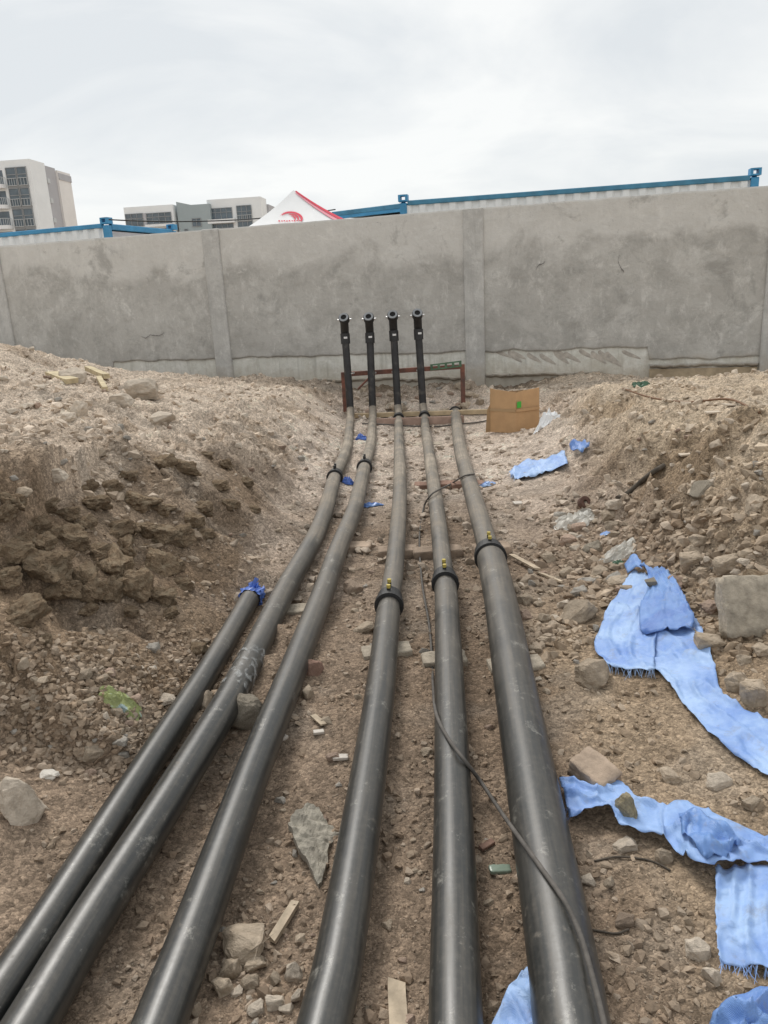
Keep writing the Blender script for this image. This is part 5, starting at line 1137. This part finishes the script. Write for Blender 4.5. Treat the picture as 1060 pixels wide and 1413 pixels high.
def chip(px, py, sx_, sy_, rz, label, name='tile_piece', cat='tile', material=None):
    return block(px, py, (sx_, sy_, 0.012), rz, label, name, cat, material or M_TILE, (rr.uniform(-.15,.15), rr.uniform(-.15,.15)), 0.0, chip=0.15)
chip(470, 1047, 0.055, 0.03, 0.1, 'white ribbed tile fragment beside the dusty pipe'); chip(440, 1012, 0.04, 0.02, 0.2, 'small white tile sliver below the curled wood chip')
chip(715, 695, 0.07, 0.05, 0.3, 'pale chip lying by the upper run of thickest pipe', 'stone_chip', 'stone'); chip(392, 1020, 0.03, 0.02, 0.8, 'white flake beside the film-wrapped pipe', 'stone_chip', 'stone')
chip(690, 1202, 0.06, 0.028, 0.1, 'greenish glass-like shard between mud-spotted and thickest pipes', 'shard', 'shard', mat('green_shard', (.22,.28,.22), 0.3)); chip(672, 1168, 0.05, 0.02, 0.6, 'reddish tile sliver next to the mud-spotted pipe', 'tile_piece', 'tile', M_BRKR)
chip(952, 721, 0.05, 0.045, 0.4, 'white tile chip on the sandy bank', 'tile_piece', 'tile'); chip(1010, 560, 0.12, 0.06, 0.2, 'pinkish flat slab at the end of brown wire on bank top', 'stone_chip', 'stone', M_ROCKP); chip(948, 628, 0.10, 0.05, 0.1, 'flat pale slab on the sandy bank above dark stick', 'stone_chip', 'stone', M_ROCKP); chip(984, 570, 0.10, 0.05, 0.1, 'flat pale stone lying on bank top beside the wire', 'stone_chip', 'stone', M_ROCKP)
M_STK = mat('dark_root', (.085,.07,.055), 0.95, 0.4, 18, 0.8, 40)
stick([(852,690),(868,682),(884,668),(900,655),(916,645)], 0.017, M_STK, 'dark rotten stick lying down the sandy bank', 'stick', 'stick', 0.012, 8)
stick([(860,538),(900,551),(950,557),(1005,553),(1048,572)], 0.008, mat('brown_wire', (.17,.09,.045), 0.7), 'thin brown wire lying along the top of the sandy bank', 'wire', 'wire', 0.012)
stick([(820,1190),(850,1184),(880,1186),(905,1192),(925,1203)], 0.003, M_STK, 'thin dry twig on soil below the twisted blue strip', 'twig', 'twig', 0.004); stick([(812,1284),(830,1287),(850,1290),(868,1284)], 0.003, M_STK, 'thin dry twig beside the reddish round stone', 'twig', 'twig', 0.004)
c = hit(806, 700); bm = bmesh.new(); ring_bm(bm, (0,0,0), (0.3,-0.75,0.5), 0.016, 0.040, 0.04, 18); o = bm_obj('rusty_ring', bm, mat('rust', (.11,.06,.045), 0.9, 0.3, 20)); o.location = c+np.array([0,0,0.032]); setp(o, 'small rusty metal ring in the rubble above the clear bag', 'ring')

# ---- scattered rocks, one object each
def inpoly(p, poly):
    x, y = p; c_ = False; j = len(poly)-1
    for i in range(len(poly)):
        if (poly[i][1] > y) != (poly[j][1] > y) and x < (poly[j][0]-poly[i][0])*(y-poly[i][1])/(poly[j][1]-poly[i][1])+poly[i][0]: c_ = not c_
        j = i
    return c_
def clear(p, r):
    for k, P in PATH.items():
        d = np.linalg.norm(P[:, :2]-p[:2], axis=1)
        if d.min() < (0.085 if k == 6 else 0.062)+r*0.7: return False
    return True
zones = [
 ('loose stone in the rubble spread between the thickest pipe and large blue sheet', 'rubble stones beside the thickest pipe', [(735,700),(860,700),(900,780),(830,860),(800,940),(745,960),(715,800)], 62, 12, 30, M_ROCK),
 ('loose stone in the rubble at the foot of the sandy bank above blue sheet', 'rubble stones at the sandy bank foot', [(930,800),(960,740),(1060,720),(1060,930),(985,925),(960,860)], 24, 16, 38, M_ROCK),
 ('small stone stuck in the face of the sandy bank', 'stones in the sandy bank', [(800,600),(900,560),(1060,590),(1060,720),(940,740),(860,720)], 24, 8, 20, M_ROCKP),
 ('small stone in the gravel fan beside the short capped pipe', 'stones in the gravel fan', [(0,940),(120,880),(260,890),(240,990),(190,1040),(110,1090),(60,1040),(0,1030)], 46, 9, 22, M_ROCK),
 ('pale stone strewn over the top of the bank before the wall', 'stones on the bank top', [(0,500),(100,530),(300,540),(460,560),(330,600),(200,630),(0,680)], 44, 8, 20, M_ROCKP),
 ('small stone on the pale slope falling from bank to pipes', 'stones on the pale bank slope', [(300,620),(440,590),(440,660),(370,760),(300,760)], 20, 7, 15, M_ROCKP),
 ('small stone on the trench floor between the pipes', 'stones between the pipes', [(440,760),(690,760),(720,980),(740,1413),(240,1413),(380,1000)], 52, 9, 22, M_ROCK),
 ('stone among rubble below the wall behind the risers', 'rubble stones below the wall', [(490,530),(640,530),(675,562),(640,572),(495,572)], 46, 9, 26, M_ROCK),
]
for (lab, grp, poly, cnt, lo, hi, mt) in zones:
    xs_ = [p[0] for p in poly]; ys_ = [p[1] for p in poly]; k = 0; tries = 0
    while k < cnt and tries < cnt*30:
        tries += 1; px, py = rr.uniform(min(xs_), max(xs_)), rr.uniform(min(ys_), max(ys_))
        if not inpoly((px, py), poly): continue
        wd = lo+(hi-lo)*rr.random()**2.2; hg = wd*rr.uniform(0.5, 0.85); p = hit(px, py); 
        if not clear(p, wd*depth(p)/FPX*0.5): continue
        mm_ = rr.choice((mt, mt, M_ROCK, M_ROCKP, M_ROCKG, M_ROCKR)); lb = ('larger ' if wd > lo+0.45*(hi-lo) else 'small ')+{'dusty_stone': 'tan', 'pale_stone': 'pale', 'grey_stone': 'grey', 'reddish_stone': 'reddish'}[mm_.name]+' stone '+lab.split('stone ', 1)[1]
        rock(px, py, wd, hg, lb, 'rock', 'rock', grp, mm_, 0.36, mid_ if wd < 20 else big); k += 1

# ---- gravel nobody could count: one object
proto = []
for i in range(18):
    me = hull_rock(400+i, 13, 0.85, 0); V_ = np.array([v.co[:] for v in me.vertices]); F_ = np.array([p.vertices[:] for p in me.polygons if len(p.vertices) == 3]); proto.append((V_, F_)); bpy.data.meshes.remove(me)
def TINT(x, y): return colr[min(ny-1, np.searchsorted(gy, y)), min(nx-1, np.searchsorted(gx, x))]
def gravel(name, n, region, lo, hi, pw, pal, seed, bright=1.0):
    g = np.random.default_rng(seed); VV = []; FF = []; CC = []; off = 0
    P = region(g, n); x, y = P[:, 0], P[:, 1]
    ok = np.ones(len(x), bool)
    for k, PP in PATH.items():
        for c_ in range(0, len(PP), 3): ok &= (x-PP[c_, 0])**2+(y-PP[c_, 1])**2 > 0.045**2
    TX = np.concatenate(TARPXY)
    for j0 in range(0, len(x), 2000):
        sl = slice(j0, j0+2000); ok[sl] &= ((x[sl, None]-TX[None, :, 0])**2+(y[sl, None]-TX[None, :, 1])**2).min(1) > 0.022**2
    x = x[ok]; y = y[ok]; zz = Hv(x, y); s = lo+(hi-lo)*g.random(len(x))**pw
    for i in range(len(x)):
        V_, F_ = proto[g.integers(len(proto))]; a = g.random()*6.28; ca, sa = math.cos(a), math.sin(a); sc3 = s[i]*np.array([1, g.uniform(.65, 1), g.uniform(.5, .9)])
        v = V_*sc3; tl = g.uniform(-.5, .5); v = np.stack([v[:, 0]*ca-v[:, 1]*sa, v[:, 0]*sa+v[:, 1]*ca, v[:, 2]+tl*v[:, 0]], 1)+np.array([x[i], y[i], zz[i]+0.10*s[i]])
        VV.append(v); FF.append(F_+off); off += len(v); lt = TINT(x[i], y[i]); c_ = (0.45*np.array(pal[g.integers(len(pal))])+0.62*lt)*g.uniform(.78, 1.2)*bright; CC.append(np.repeat(c_[None], len(v), 0))
    o = np_mesh(name, np.concatenate(VV), np.concatenate(FF), mat('gravel_stone', rough=0.95, var=0.2, scale=60, attr='tint', spec=0.15, bump=0.5, bscale=90), False, np.concatenate(CC))
    return o
def reg_near(g, n):
    y = 0.95+3.6*g.random(n)**1.2; x = g.uniform(-0.85, 0.95, n)*(y*0.55+0.25); 
    keep = fbm(x*2.2, y*2.2, 4, 140)+0.2*g.standard_normal(n) > -0.03; return np.stack([x[keep], y[keep]], 1)
def reg_far(g, n):
    y = 3.6+7.0*g.random(n)**0.9; x = g.uniform(-0.62, 0.62, n)*(y+0.4); keep = (fbm(x*1.4, y*1.4, 4, 141)+0.2*g.standard_normal(n) > -0.04) & (y < WD-WT*x-0.12); return np.stack([x[keep], y[keep]], 1)
def reg_right(g, n):
    a = [hit(px, py) for px, py in zip(g.uniform(735, 1060, n//12), g.uniform(690, 900, n//12))]; a = np.array(a)[:, :2]; a = np.repeat(a, 12, 0); return a+g.normal(0, 0.06, a.shape)
def reg_fan(g, n):
    q = [(px, py) for px, py in zip(g.uniform(0, 300, n//10), g.uniform(870, 1060, n//10))]; a = np.array([hit(px, py) for px, py in q])[:, :2]; a = np.repeat(a, 10, 0); return a+g.normal(0, 0.05, a.shape)
palB = [(.31,.24,.175),(.35,.28,.21),(.40,.325,.25),(.26,.195,.14),(.46,.39,.315)]; palP = [(.47,.395,.31),(.52,.45,.37),(.42,.345,.265),(.56,.49,.41)]
def reg_grit(g, n):
    y = 0.95+3.4*g.random(n)**1.5; x = g.uniform(-0.8, 0.9, n)*(y*0.55+0.25); keep = fbm(x*3.6, y*3.6, 3, 143)+0.3*g.standard_normal(n) > -0.25; return np.stack([x[keep], y[keep]], 1)
for nm, args in (('gravel', (15000, reg_near, 0.003, 0.022, 3.2, palB, 1)), ('gravel', (19000, reg_far, 0.006, 0.05, 3.4, palP, 2)), ('gravel', (2200, reg_right, 0.012, 0.045, 2.4, palB+palP[:1], 3)), ('gravel', (2400, reg_fan, 0.008, 0.024, 2.0, palB, 4)), ('gravel', (26000, reg_grit, 0.0018, 0.0055, 1.8, palB, 5))):
    o = gravel(nm, *args); o['kind'] = 'stuff'; o['category'] = 'gravel'
    o['label'] = {1: 'fine brown gravel over the trench floor around the near pipes', 2: 'pale loose gravel over both banks and far trench floor', 3: 'broken rubble gravel beside the thickest pipe and blue sheet', 4: 'brown gravel fan below the collapsed bank face', 5: 'tiny soil crumbs covering the trench floor around the pipes'}[args[-1]]
